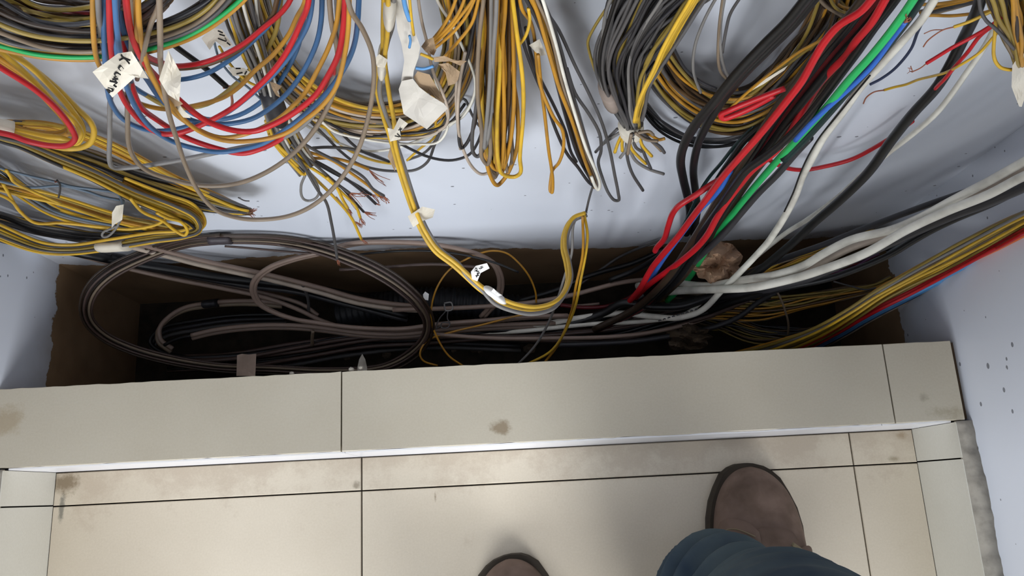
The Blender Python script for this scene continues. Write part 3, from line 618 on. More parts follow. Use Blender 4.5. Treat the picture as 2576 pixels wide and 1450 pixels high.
t = thing('cable_bundle', 'grey and yellow wire tail with black tape fanning into bare copper ends', 'cable bundle', onwall(860, 600, 0.03))
bundle(t, 'F', [(560, -230, 42, 50, 8), (590, -60, 42, 50, 8), (615, 40, 42, 44, 8), (645, 130, 42, 34, 8), (668, 200, 42, 24, 8), (686, 265, 42, 22, 8), (705, 320, 40, 30, 8), (735, 375, 38, 30, 8), (775, 425, 36, 26, 8)],
       18, ['grey', 'taupe', 'dgrey', 'yellow', 'grey', 'white', 'taupe'], 8.5, 33, wob=0.2)
band(t, 'F', (675, 222), (697, 285), 27, 43, 12, BTAPE)
flag(t, 'Z4', [(65, 20), (110, 30), (170, 60), (125, 110), (160, 160), (120, 140), (85, 80)], 54, PAPER2, 'tape_scrap', 2, seed=3)
for i, (col, w, o, pts, cu) in enumerate((
    ('dgrey', 8, 40, [(200, 450), (260, 495), (450, 612), (700, 740), (880, 850), (960, 950), (1055, 1010)], (1095, 1075)),
    ('gold', 8, 36, [(250, 540), (330, 602), (600, 700), (780, 820), (930, 930), (1012, 1010)], (1085, 1060)),
    ('char', 8, 34, [(300, 630), (420, 700), (600, 802), (750, 880), (870, 950), (945, 1000)], (1025, 1050)),
    ('dgrey', 8, 42, [(250, 560), (400, 690), (560, 830), (640, 900), (755, 985)], (880, 1070)),
    ('char', 7, 40, [(560, 830), (700, 950), (800, 1060), (880, 1150)], (985, 1190)),
    ('char', 8, 38, [(400, 680), (560, 762), (750, 880), (900, 1000), (985, 1080)], (1025, 1085)),
    ('gold', 8, 32, [(330, 640), (430, 682), (620, 686), (800, 732), (920, 780)], (1092, 895)),
    ('yellow', 8, 44, [(60, 480), (180, 610), (350, 722), (550, 852), (700, 992), (810, 1100), (850, 1200)], (885, 1280)),
    ('yellow', 8, 40, [(80, 520), (180, 640), (330, 740), (480, 880), (620, 1020), (760, 1180), (860, 1388)], (908, 1435)),
    ('yellow', 8, 46, [(560, 850), (640, 930), (700, 1050), (742, 1120)], (772, 1185)),
    ('gold', 8, 30, [(640, 1030), (740, 1150), (790, 1230)], (880, 1270)),
    ('dgrey', 8, 48, [(250, 600), (370, 775), (480, 960), (555, 1070), (600, 1250), (635, 1450), (650, 1560)], (660, 1620)))):
    wire(t, 'Z4', col, w, o, pts); strands(t, 'Z4', pts[-1], cu, o, 7, 0.3 if i != 3 else 0.6, i, w=2.4)
wire(t, 'Z4', 'yellow', 8.5, 42, [(30, 360), (70, 500), (170, 640), (290, 760), (360, 825), (385, 800), (340, 720), (240, 610)])
wire(t, 'Z4', 'yellow', 8.5, 44, [(50, 380), (110, 540), (220, 660), (310, 750)])
wire(t, 'Z4', 'grey', 7, 44, [(372, 830), (337, 920), (350, 1030), (400, 1055), (460, 1035), (490, 990), (470, 900), (400, 790)])
for poly, sd, st_ in (([(1470, 280), (1540, 205), (1620, 215), (1700, 330), (1640, 350), (1560, 290), (1530, 365)], 6, [[(1590, 225), (1625, 240)], [(1600, 250), (1640, 262)], [(1590, 280), (1650, 300), (1640, 275)], [(1655, 310), (1680, 330)]]),
                      ([(1660, 490), (1780, 495), (1850, 545), (1700, 555)], 7, [[(1720, 500), (1755, 500)], [(1725, 540), (1770, 530)], [(1785, 545), (1800, 520)]])):
    fg, dp = flag(t, 'C1', poly, 50, PAPER, 'label_tag', 2, seed=sd); ink(t, 'C1', st_, dp, 10)
wire(t, 'C1', 'slate', 6, 46, [(1560, 300), (1600, 430), (1700, 560), (1800, 630), (1900, 720)])
wire(t, 'C1', 'yellow', 7, 46, [(1600, 340), (1680, 470), (1800, 590), (1900, 640)])

# ================================================================ torn white tape and brown tape around the ring
t = thing('torn_tape', 'torn strip of white cloth tape hanging as a large blank flag', 'tape', onwall(1080, 325, 0.07))
flag(t, 'Z5', [(245, -120), (400, -120), (400, 100), (430, 300), (500, 500), (480, 620), (430, 760), (420, 850), (295, 870), (330, 660), (300, 480), (255, 330), (240, 180)], 62, CLOTH, 'strip', 3, seed=21)
flag(t, 'Z5', [(420, 845), (490, 935), (600, 1020), (750, 1110), (795, 1165), (570, 1388), (320, 1222), (292, 1080), (268, 960), (300, 870)], 68, CLOTH, 'flag', 4, seed=22)
flag(t, 'Z5', [(428, 830), (470, 765), (600, 800), (680, 940), (762, 1080), (750, 1110), (480, 930)], 62, PAPER2, 'flag_back', 2, seed=23)
wire(t, 'Z5', 'light_blue', 13, 72, [(310, -200), (322, -20), (348, 110), (385, 215)])
wire(t, 'Z5', 'yellow', 8, 72, [(375, -200), (385, -20), (405, 200), (430, 375)])
wire(t, 'Z5', 'light_blue', 7, 70, [(385, 385), (395, 440), (383, 510)])
t = thing('browned_tape', 'crumpled brown tape knotted round orange wires at the ring', 'tape', onwall(1110, 150, 0.06))
flag(t, 'Z5', [(510, 500), (560, 430), (640, 400), (672, 540), (645, 595), (560, 560)], 62, PAPER2, 'knot', 4, seed=24)
flag(t, 'Z5', [(690, 690), (800, 675), (925, 770), (905, 860), (870, 900), (800, 922), (770, 780)], 58, PAPER2, 'tape_end', 4, seed=25)
flag(t, 'Z5', [(640, 615), (760, 600), (850, 640), (1000, 655), (930, 705), (820, 660), (650, 665)], 64, PAPER2, 'tape_twist', 3, seed=26)
wire(t, 'Z5', 'light_blue', 8, 64, [(452, 730), (540, 738), (640, 710)])
wire(t, 'Z5', 'yellow', 8, 66, [(505, 580), (570, 605), (635, 635)])
for pts in ([(640, 480), (800, 330), (950, 150), (1070, -20), (1120, -200)], [(650, 520), (850, 350), (1000, 160), (1100, -60), (1150, -220)], [(640, 440), (760, 330), (880, 190), (970, 0), (1000, -200)],
            [(640, 420), (740, 290), (830, 130), (900, -60)], [(760, 610), (900, 455), (1050, 255), (1110, 60), (1150, -150)]):
    wire(t, 'Z5', 'gold', 9, 52, pts)

# ================================================================ yellow and grey drop line with paper tags, sagging into the trench
t = thing('cable_bundle', 'yellow and grey drop wires with paper tags sagging down over the trench', 'cable bundle', onwall(1340, 780, 0.11))
tail = [(1008, 420, 44), (1030, 490, 54), (1050, 545, 66), (1072, 590, 80), (1100, 630, 94), (1145, 665, 108), (1175, 692, 120), (1210, 724, 132), (1250, 750, 140), (1300, 770, 144), (1350, 776, 142), (1398, 762, 134), (1422, 735, 124), (1433, 700, 110), (1429, 660, 92), (1421, 625, 72), (1424, 585, 48), (1442, 552, 42), (1472, 540, 40)]
def shift(pts, dx, dy, do): return [(x+dx, y+dy, o+do) for x, y, o in pts]
wire(t, 'F', 'yellow', 11, 40, [(963, -190, 60), (966, -30, 60), (964, 60, 56), (962, 130, 50), (950, 170, 46), (948, 225, 44), (963, 290, 42), (982, 350, 42)]+shift(tail, -6, 3, 0))
wire(t, 'F', 'yellow', 11, 40, [(973, -190, 64), (976, -30, 64), (975, 80, 58), (968, 150, 52), (973, 195, 48), (981, 250, 46), (991, 305, 46), (994, 360, 44)]+shift(tail, 0, -4, 6))
wire(t, 'F', 'grey', 11, 40, [(988, -190, 58), (990, -30, 58), (988, 60, 54), (975, 104, 50), (960, 180, 50), (955, 232, 48), (971, 290, 46), (990, 335, 44), (1000, 370, 42)]+shift(tail[:6], 8, -2, -2)+shift(tail[6:8], 0, 4, 2)+shift(tail[8:13], -6, 14, 6)+shift(tail[13:], 4, 2, 0))
band(t, 'Z5', (175, -15), (170, 125), 70, 62, 12, PAPER, 'tape_band'); band(t, 'Z5', (95, 600), (90, 715), 52, 50, 10, PAPER, 'tape_band')
flag(t, 'Z5', [(0, 640), (60, 580), (150, 640), (120, 725), (40, 720)], 60, PAPER, 'tape_end', 2, seed=31)
fg, dp = flag(t, 'Z4', [(1085, 420), (1130, 455), (1190, 330), (1265, 385), (1205, 450), (1200, 520), (1110, 540)], 58, PAPER, 'label_tag', 2, seed=32)
ink(t, 'Z4', [[(1195, 420), (1205, 480)], [(1170, 470), (1200, 500)], [(1150, 490), (1190, 500)], [(1180, 440), (1215, 430)]], dp, 9)
flag(t, 'Z4', [(1110, 590), (1135, 555), (1170, 690), (1150, 800), (1088, 670)], 42, PAPER2, 'tape_end', 2, seed=33)
flag(t, 'Z4', [(1262, 1190), (1390, 1105), (1500, 1130), (1480, 1200), (1390, 1230), (1310, 1285)], 80, PAPER, 'label_tag', 2, seed=34)
fg, dp = flag(t, 'C7', [(1560, 400), (1600, 352), (1690, 330), (1712, 372), (1640, 410), (1612, 478), (1570, 460)], 142, WHITEPAPER, 'label_tag', 2, seed=35)
ink(t, 'C7', [[(1590, 400), (1600, 370), (1612, 385), (1598, 392), (1625, 398)], [(1640, 385), (1628, 372), (1650, 372), (1640, 360), (1660, 365)], [(1598, 432), (1625, 428), (1610, 412), (1632, 410)], [(1618, 410), (1605, 445)]], dp, 9)
band(t, 'C7', (1722, 562), (1795, 618), 34, 142, 8, WHITEPAPER, 'tape_band')
flag(t, 'C7', [(1725, 560), (1745, 535), (1790, 580), (1815, 588), (1780, 600)], 151, WHITEPAPER, 'tape_end', 1, seed=36)
for col, w, pts in (('yellow', 7, [(1470, 540, 42), (1478, 600, 50), (1462, 700, 80), (1437, 800, 'z', -10), (1390, 880, 'z', -40), (1320, 920, 'z', -70)]),
                    ('gold', 7, [(1466, 545, 46), (1466, 640, 62), (1449, 720, 84), (1436, 790, 'z', -10), (1405, 865, 'z', -40), (1368, 915, 'z', -60)]),
                    ('yellow', 7, [(1472, 542, 38), (1440, 552, 44), (1426, 590, 52), (1420, 640, 66), (1428, 690, 84)]),
                    ('grey', 6.5, [(1475, 535, 44), (1446, 556, 46), (1438, 640, 62), (1422, 690, 80), (1400, 760, 'z', 0), (1380, 812, 'z', -20), (1345, 872, 'z', -50), (1300, 920, 'z', -75)]),
                    ('dgrey', 6, [(1493, 462, 34), (1482, 500, 38), (1473, 540, 42)])):
    wire(t, 'F', col, w, 40, pts)
wire(t, 'C7', 'gold', 5, 0, [(1500, 1165, 'z', -60), (1380, 1080, 'z', -50), (1290, 940, 'z', -35), (1240, 800, 'z', -20), (1245, 660, 'z', -5), (1290, 520, 'z', 5), (1380, 390, 'z', 15), (1500, 310, 'z', 22), (1620, 255, 'z', 26), (1740, 230, 'z', 26), (1850, 250, 'z', 20), (1950, 330, 'z', 5), (2040, 450, 'z', -15), (2085, 570, 'z', -30), (2090, 650, 'z', -40)], cat='cable').name = 'thin_wire_loop'
wire(t, 'C7', 'gold', 5, 0, [(2020, 740, 'z', -50), (1900, 765, 'z', -50), (1650, 830, 'z', -50), (1400, 890, 'z', -50), (1220, 950, 'z', -50), (1160, 1020, 'z', -52), (1150, 1080, 'z', -55), (1180, 1125, 'z', -60), (1290, 1160, 'z', -70)])

# ================================================================ hanging hanks in the middle
t = thing('cable_hank', 'hank of golden yellow and taupe wire loops hanging straight down at centre', 'cable hank', onwall(1250, 465, 0.045))
HK = [('gold', 11, 52, [(175, -250), (180, -60), (200, 200), (170, 600), (160, 800), (200, 1050), (260, 1220), (300, 1240), (340, 1190), (330, 900), (350, 600), (330, 200), (320, -60), (320, -250)]),
      ('gold', 11, 46, [(230, -250), (230, -60), (230, 250), (232, 620), (185, 850), (230, 1250), (290, 1352), (340, 1310), (400, 1200), (440, 1050), (440, 800), (400, 500), (390, -60), (390, -250)]),
      ('yellow', 11, 58, [(400, -250), (400, -60), (430, 200), (480, 600), (482, 850), (458, 1150), (462, 1260), (420, 1290), (330, 1270), (300, 1180), (290, 900), (310, 500), (300, -60), (300, -250)]),
      ('taupe', 11, 60, [(270, -250), (270, -60), (270, 300), (250, 600), (240, 900), (240, 1150), (220, 1200), (180, 1150), (180, 950), (150, 700), (160, 300), (200, -60), (210, -250)]),
      ('taupe', 11, 42, [(350, -250), (350, -60), (345, 400), (350, 800), (350, 1150), (370, 1250), (400, 1180), (390, 900), (420, 500), (420, 100), (400, -250)]),
      ('brown', 11, 38, [(300, -250), (300, -60), (300, 400), (280, 800), (280, 1100), (310, 1230), (330, 1150), (320, 600), (330, -250)]),
      ('char', 9, 40, [(180, -250), (165, -60), (90, 350), (20, 620), (10, 900), (30, 1080), (60, 1060), (130, 900), (150, 700), (165, 400), (190, -250)]),
      ('beige', 8.5, 44, [(60, 380), (20, 600), (5, 900), (40, 1080), (110, 1220), (180, 1272), (250, 1250), (292, 1205), (300, 1000)]),
      ('dgrey', 10, 48, [(150, -250), (150, 100), (160, 500), (150, 700), (110, 1000), (120, 1120), (150, 1142), (190, 1090), (230, 900), (250, 600), (280, 100), (280, -250)]),
      ('grey', 11, 64, [(290, -250), (285, 100), (262, 420), (255, 700), (225, 1000), (200, 1080), (215, 900), (240, 560), (250, 100), (250, -250)])]
for col, w, o, pts in HK: wire(t, 'C3', col, w, o, pts, per=5)
r_ = random.Random(41)
for i in range(13):
    xl = r_.uniform(165, 330); xr = xl+r_.uniform(40, 140); yb = r_.uniform(1120, 1310); j = lambda: r_.uniform(-14, 14)
    xb = 0.45*(xl+xr)/2+0.55*300; xr = min(xr, 470)
    wire(t, 'C3', r_.choice(['gold', 'gold', 'taupe', 'brown', 'yellow', 'gold', 'char']), 10.5, r_.uniform(34, 60), [(xl+j()*1.5, -250), (xl+j(), 0), (xl+j(), 400), (xl-6+j(), 750), ((xl+xb)/2-14, yb-160), (xb-12, yb-20), (xb, yb), (xb+14, yb-30), ((xr+xb)/2+16, yb-200), (xr+j(), 750), (xr+j(), 350), (xr+j(), 0), (xr+j(), -250)], per=4)

t = thing('cable_hank', 'slanting hank of yellow, cream and grey wires right of the central hank', 'cable hank', onwall(1490, 470, 0.03))
bundle(t, 'C3', [(470, -280, 46, 50, 10), (540, -60, 44, 52, 10), (620, 120, 42, 52, 10), (700, 360, 40, 50, 10), (780, 650, 38, 52, 10), (855, 880, 36, 52, 10), (935, 1130, 34, 44, 8), (995, 1300, 32, 22, 6), (1012, 1365, 32, 12, 5)],
       14, ('grey', 'dgrey', 'taupe', 'beige', 'dgrey', 'taupe', 'gold', 'gold', 'brown', 'gold', 'gold', 'taupe', 'gold', 'char'), 9.5, 42, wob=0.25)
for col, w, o, pts in (
    ('gold', 9, 44, [(440, -200), (470, 60), (530, 150), (560, 250), (600, 600), (700, 850), (768, 950), (775, 1080), (740, 1190), (697, 1240), (685, 1300), (680, 1395), (692, 1405), (698, 1330), (688, 1230), (668, 1100), (640, 850), (612, 620), (590, 400)]),
    ('char', 8.5, 40, [(420, -200), (440, 100), (480, 300), (560, 530), (640, 720), (720, 950), (800, 1120), (880, 1220), (960, 1330), (1000, 1360)]),
    ('dgrey', 8.5, 36, [(560, -200), (640, 60), (740, 220), (860, 480), (960, 680), (1050, 880), (1110, 1080), (1150, 1280), (1175, 1410), (1178, 1462), (1150, 1462), (1110, 1420), (1060, 1300), (1030, 1180), (1050, 1100), (1040, 980), (960, 830), (860, 680), (800, 500)]),
    ('dgrey', 8, 28, [(1170, 940), (1100, 1010), (1010, 1110)]),
    ('char', 8.5, 32, [(500, 200), (540, 400), (600, 560), (700, 760), (790, 960), (830, 1110), (870, 1180)]),
    ('white', 8.5, 50, [(560, -200), (650, 80), (720, 320), (780, 560), (850, 800), (940, 1080), (1020, 1270), (1042, 1350), (1030, 1385), (1010, 1365), (980, 1290)]),
    ('yellow', 9, 48, [(450, 330), (500, 260), (530, 150), (520, 60)])):
    wire(t, 'C3', col, w, o, pts, per=5)
flag(t, 'C3', [(525, 330), (600, 285), (652, 400), (610, 408), (570, 380)], 36, PAPER, 'label_tag', 2, seed=43)

# ================================================================ big grey bundle and the coil beside it
t = thing('cable_bundle', 'thick hanging bundle of dark grey wires tied with white tape, cut ends splayed', 'cable bundle', onwall(1600, 330, 0.05))
bundle(t, 'C3', [(1700, -300, 56, 300, 22), (1480, -60, 54, 290, 22), (1290, 240, 50, 235, 20), (1205, 500, 46, 185, 17), (1235, 750, 42, 120, 12), (1275, 890, 40, 72, 8), (1282, 940, 40, 62, 7)],
       74, ['dgrey', 'dgrey', 'char', 'grey', 'black', 'char', 'dgrey', 'char', 'olive'], 9, 51, wob=0.16)  # black and charcoal wires carry the shade of the bundle's interior
for k, dx in enumerate((-28, -12, 4, 18)):
    wire(t, 'C3', 'yellow', 9.5, 88-4*k, [(1860+dx, -300), (1740+dx, -20), (1640+dx, 150), (1530+dx, 350), (1460+dx, 510), (1380+dx*0.6, 650), (1330+dx*0.6, 780), (1305+dx*0.5, 890)])
wire(t, 'C3', 'dgrey', 9.5, 84, [(1900, -120), (1780, 40), (1640, 260), (1520, 440), (1400, 640), (1370, 800), (1350, 880)])
wire(t, 'C3', 'olive', 8, 40, [(1230, -160), (1130, 0), (1000, 200), (955, 300), (965, 380), (1010, 520), (1050, 600)])
band(t, 'C3', (1092, 645), (1122, 730), 62, 44, 11, DTAPE); band(t, 'C3', (1266, 912), (1274, 968), 90, 41, 10, PAPER)
for i, (col, o, pts) in enumerate((
    ('yellow', 42, [(1210, 970), (1175, 1040), (1150, 1112)]), ('yellow', 46, [(1225, 975), (1205, 1030), (1205, 1102)]), ('grey', 40, [(1240, 1040), (1225, 1100), (1190, 1150)]),
    ('dgrey', 34, [(1250, 970), (1235, 1090), (1270, 1250), (1355, 1390)]), ('grey', 36, [(1245, 1060), (1300, 1170), (1400, 1235), (1507, 1270)]), ('dgrey', 40, [(1330, 980), (1360, 1110), (1412, 1230)]),
    ('yellow', 38, [(1255, 970), (1270, 1080), (1330, 1150), (1378, 1195)]), ('yellow', 48, [(1320, 970), (1350, 1060), (1420, 1140)]), ('dgrey', 50, [(1330, 960), (1420, 1030), (1480, 1070), (1512, 1115)]),
    ('gold', 44, [(1330, 955), (1420, 990), (1470, 1020), (1516, 1012)]), ('taupe', 46, [(1340, 960), (1430, 1040), (1490, 1100)]), ('taupe', 52, [(1300, 970), (1380, 1020), (1465, 1030)]),
    ('dgrey', 50, [(1280, 975), (1300, 1070), (1345, 1105)]), ('taupe', 54, [(1270, 980), (1255, 1060), (1245, 1125)]), ('taupe', 52, [(1320, 970), (1400, 960), (1430, 985)]), ('grey', 30, [(1200, 960), (1120, 1010), (1050, 1060)]))):
    wire(t, 'C3', col, 8.5, o, pts)

t = thing('cable_coil', 'golden brown coil of wires curving behind the black and red cables', 'cable coil', onwall(1850, 350, 0.03))
bundle(t, 'C4', [(-260, -150, 32, 80, 16), (-190, 100, 32, 82, 16), (-110, 330, 32, 84, 16), (0, 500, 32, 92, 16), (150, 610, 32, 105, 16), (320, 640, 32, 110, 16), (470, 590, 32, 100, 16), (600, 490, 32, 105, 16), (730, 350, 32, 112, 16), (850, 180, 32, 110, 16), (930, 0, 32, 110, 16), (970, -250, 32, 100, 16)],
       54, ['gold', 'brown', 'dbrown', 'olive', 'char', 'brown', 'dgrey', 'brown'], 9, 52, wob=0.25)
bundle(t, 'C4', [(-220, 560, 12, 26, 4), (-80, 720, 12, 30, 4), (80, 800, 12, 30, 4), (240, 815, 12, 26, 4), (400, 780, 12, 30, 4), (540, 690, 12, 40, 4), (640, 560, 14, 40, 4)], 6, ['char', 'black', 'dgrey'], 7, 53)
wire(t, 'C4', 'gold', 8, 58, [(250, 680), (350, 580), (500, 450), (700, 300), (870, 205), (960, 130)])
wire(t, 'C4', 'olive', 8, 54, [(420, 520), (560, 430), (700, 320), (840, 220)])
flag(t, 'C4', [(425, 520), (480, 470), (640, 372), (620, 400), (500, 480)], 56, PAPER, 'tape_scrap', 1, seed=54)
for col, pts in (('grey', [(330, -160), (235, -20), (160, 120), (110, 260), (100, 400), (130, 500), (142, 528)]), ('grey', [(310, -160), (280, -20), (255, 150), (262, 330), (300, 440), (322, 460)]),
                 ('taupe', [(290, -160), (270, -20), (245, 200), (252, 400), (300, 462)]), ('dgrey', [(450, -160), (370, -20), (310, 80), (285, 180), (265, 300)]), ('dgrey', [(220, -160), (135, 0), (60, 130), (0, 250), (-60, 360)]),
                 ('char', [(-60, 160), (0, 300), (60, 400), (150, 470), (230, 505)])):
    wire(t, 'C4', col, 8, 46, pts)

rs = thing('cable', 'red wire stub folded back on itself over the golden coil', 'cable', onwall(1850, 290, 0.08))
wire(rs, 'C4', 'red', 15, 84, [(620, 505), (450, 570), (310, 628), (258, 655), (270, 675), (340, 655), (450, 605), (560, 545)])

# ================================================================ two thick black cables left of the red ones
wire(None, 'C4', 'black', 23, 92, [(1000, -300), (770, -40), (640, 120), (500, 260), (350, 420), (230, 570), (120, 700, 80), (50, 820, 66), (27, 920, 52), (42, 1020, 44), (68, 1130, 40), (78, 1240, 'z', 20), (60, 1330, 'z', -20)], 'thick black cable bending down farthest left of the black pair')
wire(None, 'C4', 'black', 21, 80, [(1010, -260), (800, -20), (670, 140), (530, 280), (390, 420), (285, 545), (195, 680, 74), (135, 800, 62), (108, 900, 50), (100, 980, 44), (112, 1090, 40), (122, 1210, 'z', 20), (100, 1330, 'z', -20)], 'thick black cable bending down on the right of the black pair')

# ================================================================ the multicoloured riser cables
PIT = 'z'
wire(None, 'Z1', 'green', 17, 96, [(2050, -300), (1900, -40), (1700, 250), (1500, 500), (1300, 720), (1100, 960), (900, 1180, 84), (650, 1450, 76), (450, 1680, 70), (230, 1950, 66), (40, 2210, 62), (-40, 2330, PIT, 10), (-170, 2540, PIT, -10), (-370, 2750, PIT, -50)], 'single bright green cable running diagonally down into the trench')
o_ = thing('cable', 'short bright blue cable with bare copper tip beside the green cable', 'cable', onwall(2120, 260, 0.09))
wire(o_, 'Z1', 'bright_blue', 14, 92, [(1800, 200), (1700, 330), (1500, 600), (1300, 800), (1120, 960), (950, 1120), (800, 1280)])
strands(o_, 'Z1', (1795, 205), (1835, 150), 94, 10, 0.5, 3, w=5)
wire(None, 'Z2', 'bright_blue', 13, 72, [(1100, 380), (1000, 560), (900, 680), (780, 790), (680, 920, 76), (560, 1080, 78), (420, 1270, 82), (310, 1440, PIT, 20), (230, 1580, PIT, 0), (190, 1640, PIT, -10), (80, 1720, PIT, -30)], 'light blue cable lying left of the red cables at the trench')
wire(None, 'Z1', 'red', 17, 100, [(1760, -300), (1540, -60), (1400, 100), (1200, 230), (1060, 390, 92), (960, 560, 88), (860, 740), (700, 950), (500, 1200), (280, 1450, 92), (140, 1610, 88), (0, 1800, 84), (-130, 1970, 84), (-270, 2160, 86), (-440, 2360, 90), (-540, 2500, PIT, 25), (-620, 2640, PIT, 0), (-720, 2760, PIT, -30)], 'red cable running down nearest the left edge of the dark bunch')
wire(None, 'Z1', 'red', 17, 90, [(1800, -300), (1640, -40), (1500, 200), (1350, 380), (1270, 500), (1130, 640, 70), (1010, 780, 46), (860, 1020, 44), (735, 1240, 70), (600, 1400, 86), (410, 1550, 82), (300, 1680, 80), (170, 1850, 78), (85, 1985, 80), (0, 2140, 84), (-110, 2270, 88), (-240, 2380, 92), (-390, 2490, PIT, 20), (-560, 2620, PIT, -10), (-700, 2760, PIT, -40)], 'red cable emerging from the dark bunch beside the green cable')
wire(None, 'Z2', 'red', 15, 58, [(1150, 380), (1000, 470), (900, 525), (700, 660, 66), (545, 760, 72), (480, 840, 72), (430, 980, 70), (390, 1110, 66), (310, 1205, 62), (290, 1245, 60)], 'short red cable bent outwards with its end above the trench')
for k, (dx, col, o, lab) in enumerate(((-34, 'dbrown', 70, 'leftmost'), (-14, 'black', 62, 'second from left'), (8, 'dred', 54, 'middle'), (30, 'black', 66, 'fourth from left'), (52, 'dbrown', 58, 'rightmost'))):
    wire(None, 'F', col, 19, o, [(2310+dx, -160), (2215+dx, -20), (2150+dx, 65), (2085+dx*0.95, 140), (2030+dx*0.9, 210), (1972+dx*0.8, 285), (1910+dx*0.65, 375), (1850+dx*0.55, 460), (1800+dx*0.5, 540, o+4), (1742+dx*0.45, 630, o+8), (1680+dx*0.4, 715, PIT, 0-k*6), (1610+dx*0.3, 775, PIT, -30-k*6), (1500+dx*0.2, 830, PIT, -60-k*5)],
         'dark brown-black cable in the dark bunch, %s of five' % lab)
wire(None, 'Z1', 'black', 20, 84, [(1900, -300), (1740, -40), (1520, 250), (1360, 480), (1210, 680), (1060, 880), (900, 1080), (710, 1280), (540, 1420), (350, 1560), (250, 1690), (120, 1880), (0, 2050), (-150, 2250), (-320, 2450, PIT, 0), (-560, 2680, PIT, -40)], 'glossy black cable directly left of the green cable')
wire(None, 'Z1', 'teal', 24, 78, [(2120, -300), (1960, -40), (1850, 130), (1700, 330), (1480, 600), (1280, 820), (1080, 1050), (900, 1250), (700, 1450)], 'dark green-black cable tucked underneath the green cable')
wire(None, 'Z2', 'char', 17, 60, [(1950, 30), (1800, 190), (1600, 420), (1400, 620), (1200, 850), (1050, 1030, 66), (900, 1180, 72), (750, 1320, 78), (600, 1450, PIT, 0), (400, 1600, PIT, -30), (100, 1760, PIT, -60), (-200, 1850, PIT, -70)], 'charcoal cable just below the green cable, dropping into the trench')
wire(None, 'Z2', 'teal', 9, 40, [(1350, -100), (1150, 110), (1000, 300), (880, 440), (780, 590), (680, 800), (600, 960), (520, 1080)], 'thin dark green wire beside the thick black pair')
wire(None, 'Z2', 'black', 15, 46, [(1500, -160), (1250, 60), (1100, 270), (980, 450), (860, 650), (760, 800), (620, 970), (500, 1120), (330, 1300, PIT, 0), (80, 1450, PIT, -30), (-200, 1560, PIT, -40)], 'black cable behind the leftmost red cable, spreading into the trench')
wire(None, 'Z2', 'navy', 8, 52, [(1350, 330), (1120, 560), (1000, 720), (900, 880), (850, 1000)], 'thin navy wire between the two long red cables')
o_ = thing('cable', 'white cable with a black line for its shadow seam, running into the trench', 'cable', onwall(1990, 480, 0.06))
WHT = [(2320, -300, 84), (2120, -80, 84), (1950, 180, 82), (1800, 350, 78), (1600, 570, 74), (1400, 790, 70), (1250, 1000, 66), (1060, 1250, 62), (950, 1450, 60), (870, 1600, 62), (800, 1790, 66), (690, 2000, 74), (600, 2140, 84), (480, 2290, PIT, 60), (300, 2480, PIT, 40), (130, 2650, PIT, 20), (-50, 2830, PIT, 0), (-270, 2900, PIT, -15), (-480, 2890, PIT, -30), (-800, 2860, PIT, -50), (-1150, 2900, PIT, -70), (-1500, 2960, PIT, -80), (-1920, 3010, PIT, -90), (-2646, 3052, PIT, -100), (-3300, 3070, PIT, -110)]
wire(o_, 'Z1', 'white', 17, 70, WHT, name='cable_sheath', rad=0.0033)
wire(o_, 'Z1', 'black', 4.5, 74, [(1480, 690, 77), (1330, 870, 74), (1160, 1080, 70), (1030, 1240, 68), (930, 1400, 66), (850, 1570, 67), (780, 1760, 71), (700, 1930, 76)], name='shadow_seam')  # thin black wire drawn for the shadow seam along the sheath
# printed meter marks on the sheath
for k in range(9):
    x, y = 810+k*36, 1104-k*11
    wire(o_, 'C8', 'char', 3.2, 0, [(x, y-6, 'z', 14), (x+10, y-14, 'z', 14), (x+20, y-10, 'z', 14)], name='print')
wire(None, 'C4', 'black', 22, 74, [(1780, -160), (1720, 50), (1650, 200), (1500, 480), (1350, 650), (1230, 800), (1100, 980), (950, 1130, 78), (800, 1260, 84), (650, 1400, PIT, 70), (480, 1540, PIT, 50), (330, 1640, PIT, 35), (180, 1700, PIT, 20), (40, 1745, PIT, 0), (-120, 1750, PIT, -15), (-300, 1730, PIT, -25), (-420, 1790, PIT, -50), (-700, 1870, PIT, -70), (-1200, 1910, PIT, -100), (-1600, 1930, PIT, -120)], 'long thick black cable crossing in front of the white wall')
wire(None, 'C4', 'white', 13, 56, [(1900, -100), (1805, 185), (1650, 425), (1490, 640), (1350, 765), (1215, 870), (1070, 990), (930, 1120), (770, 1240, 50), (600, 1350, PIT, 20), (440, 1480, PIT, 10), (310, 1590, PIT, 0), (190, 1680, PIT, -8), (60, 1790, PIT, -20), (-150, 1830, PIT, -40), (-500, 1850, PIT, -60), (-900, 1890, PIT, -80), (-1400, 1905, PIT, -100), (-1800, 1900, PIT, -110)], 'white cable running alongside the long thick black cable')
wire(None, 'C4', 'red', 11, 16, [(480, 870), (530, 910), (620, 955), (720, 970), (850, 950), (1000, 910), (1120, 850), (1240, 775), (1350, 690)], 'thin red wire curving low across the white wall')
wire(None, 'C4', 'navy', 7.5, 40, [(1440, 60), (1380, 180), (1340, 280), (1250, 390), (1170, 450), (1108, 482)], 'short slate blue wire end left of the long thick black cable')

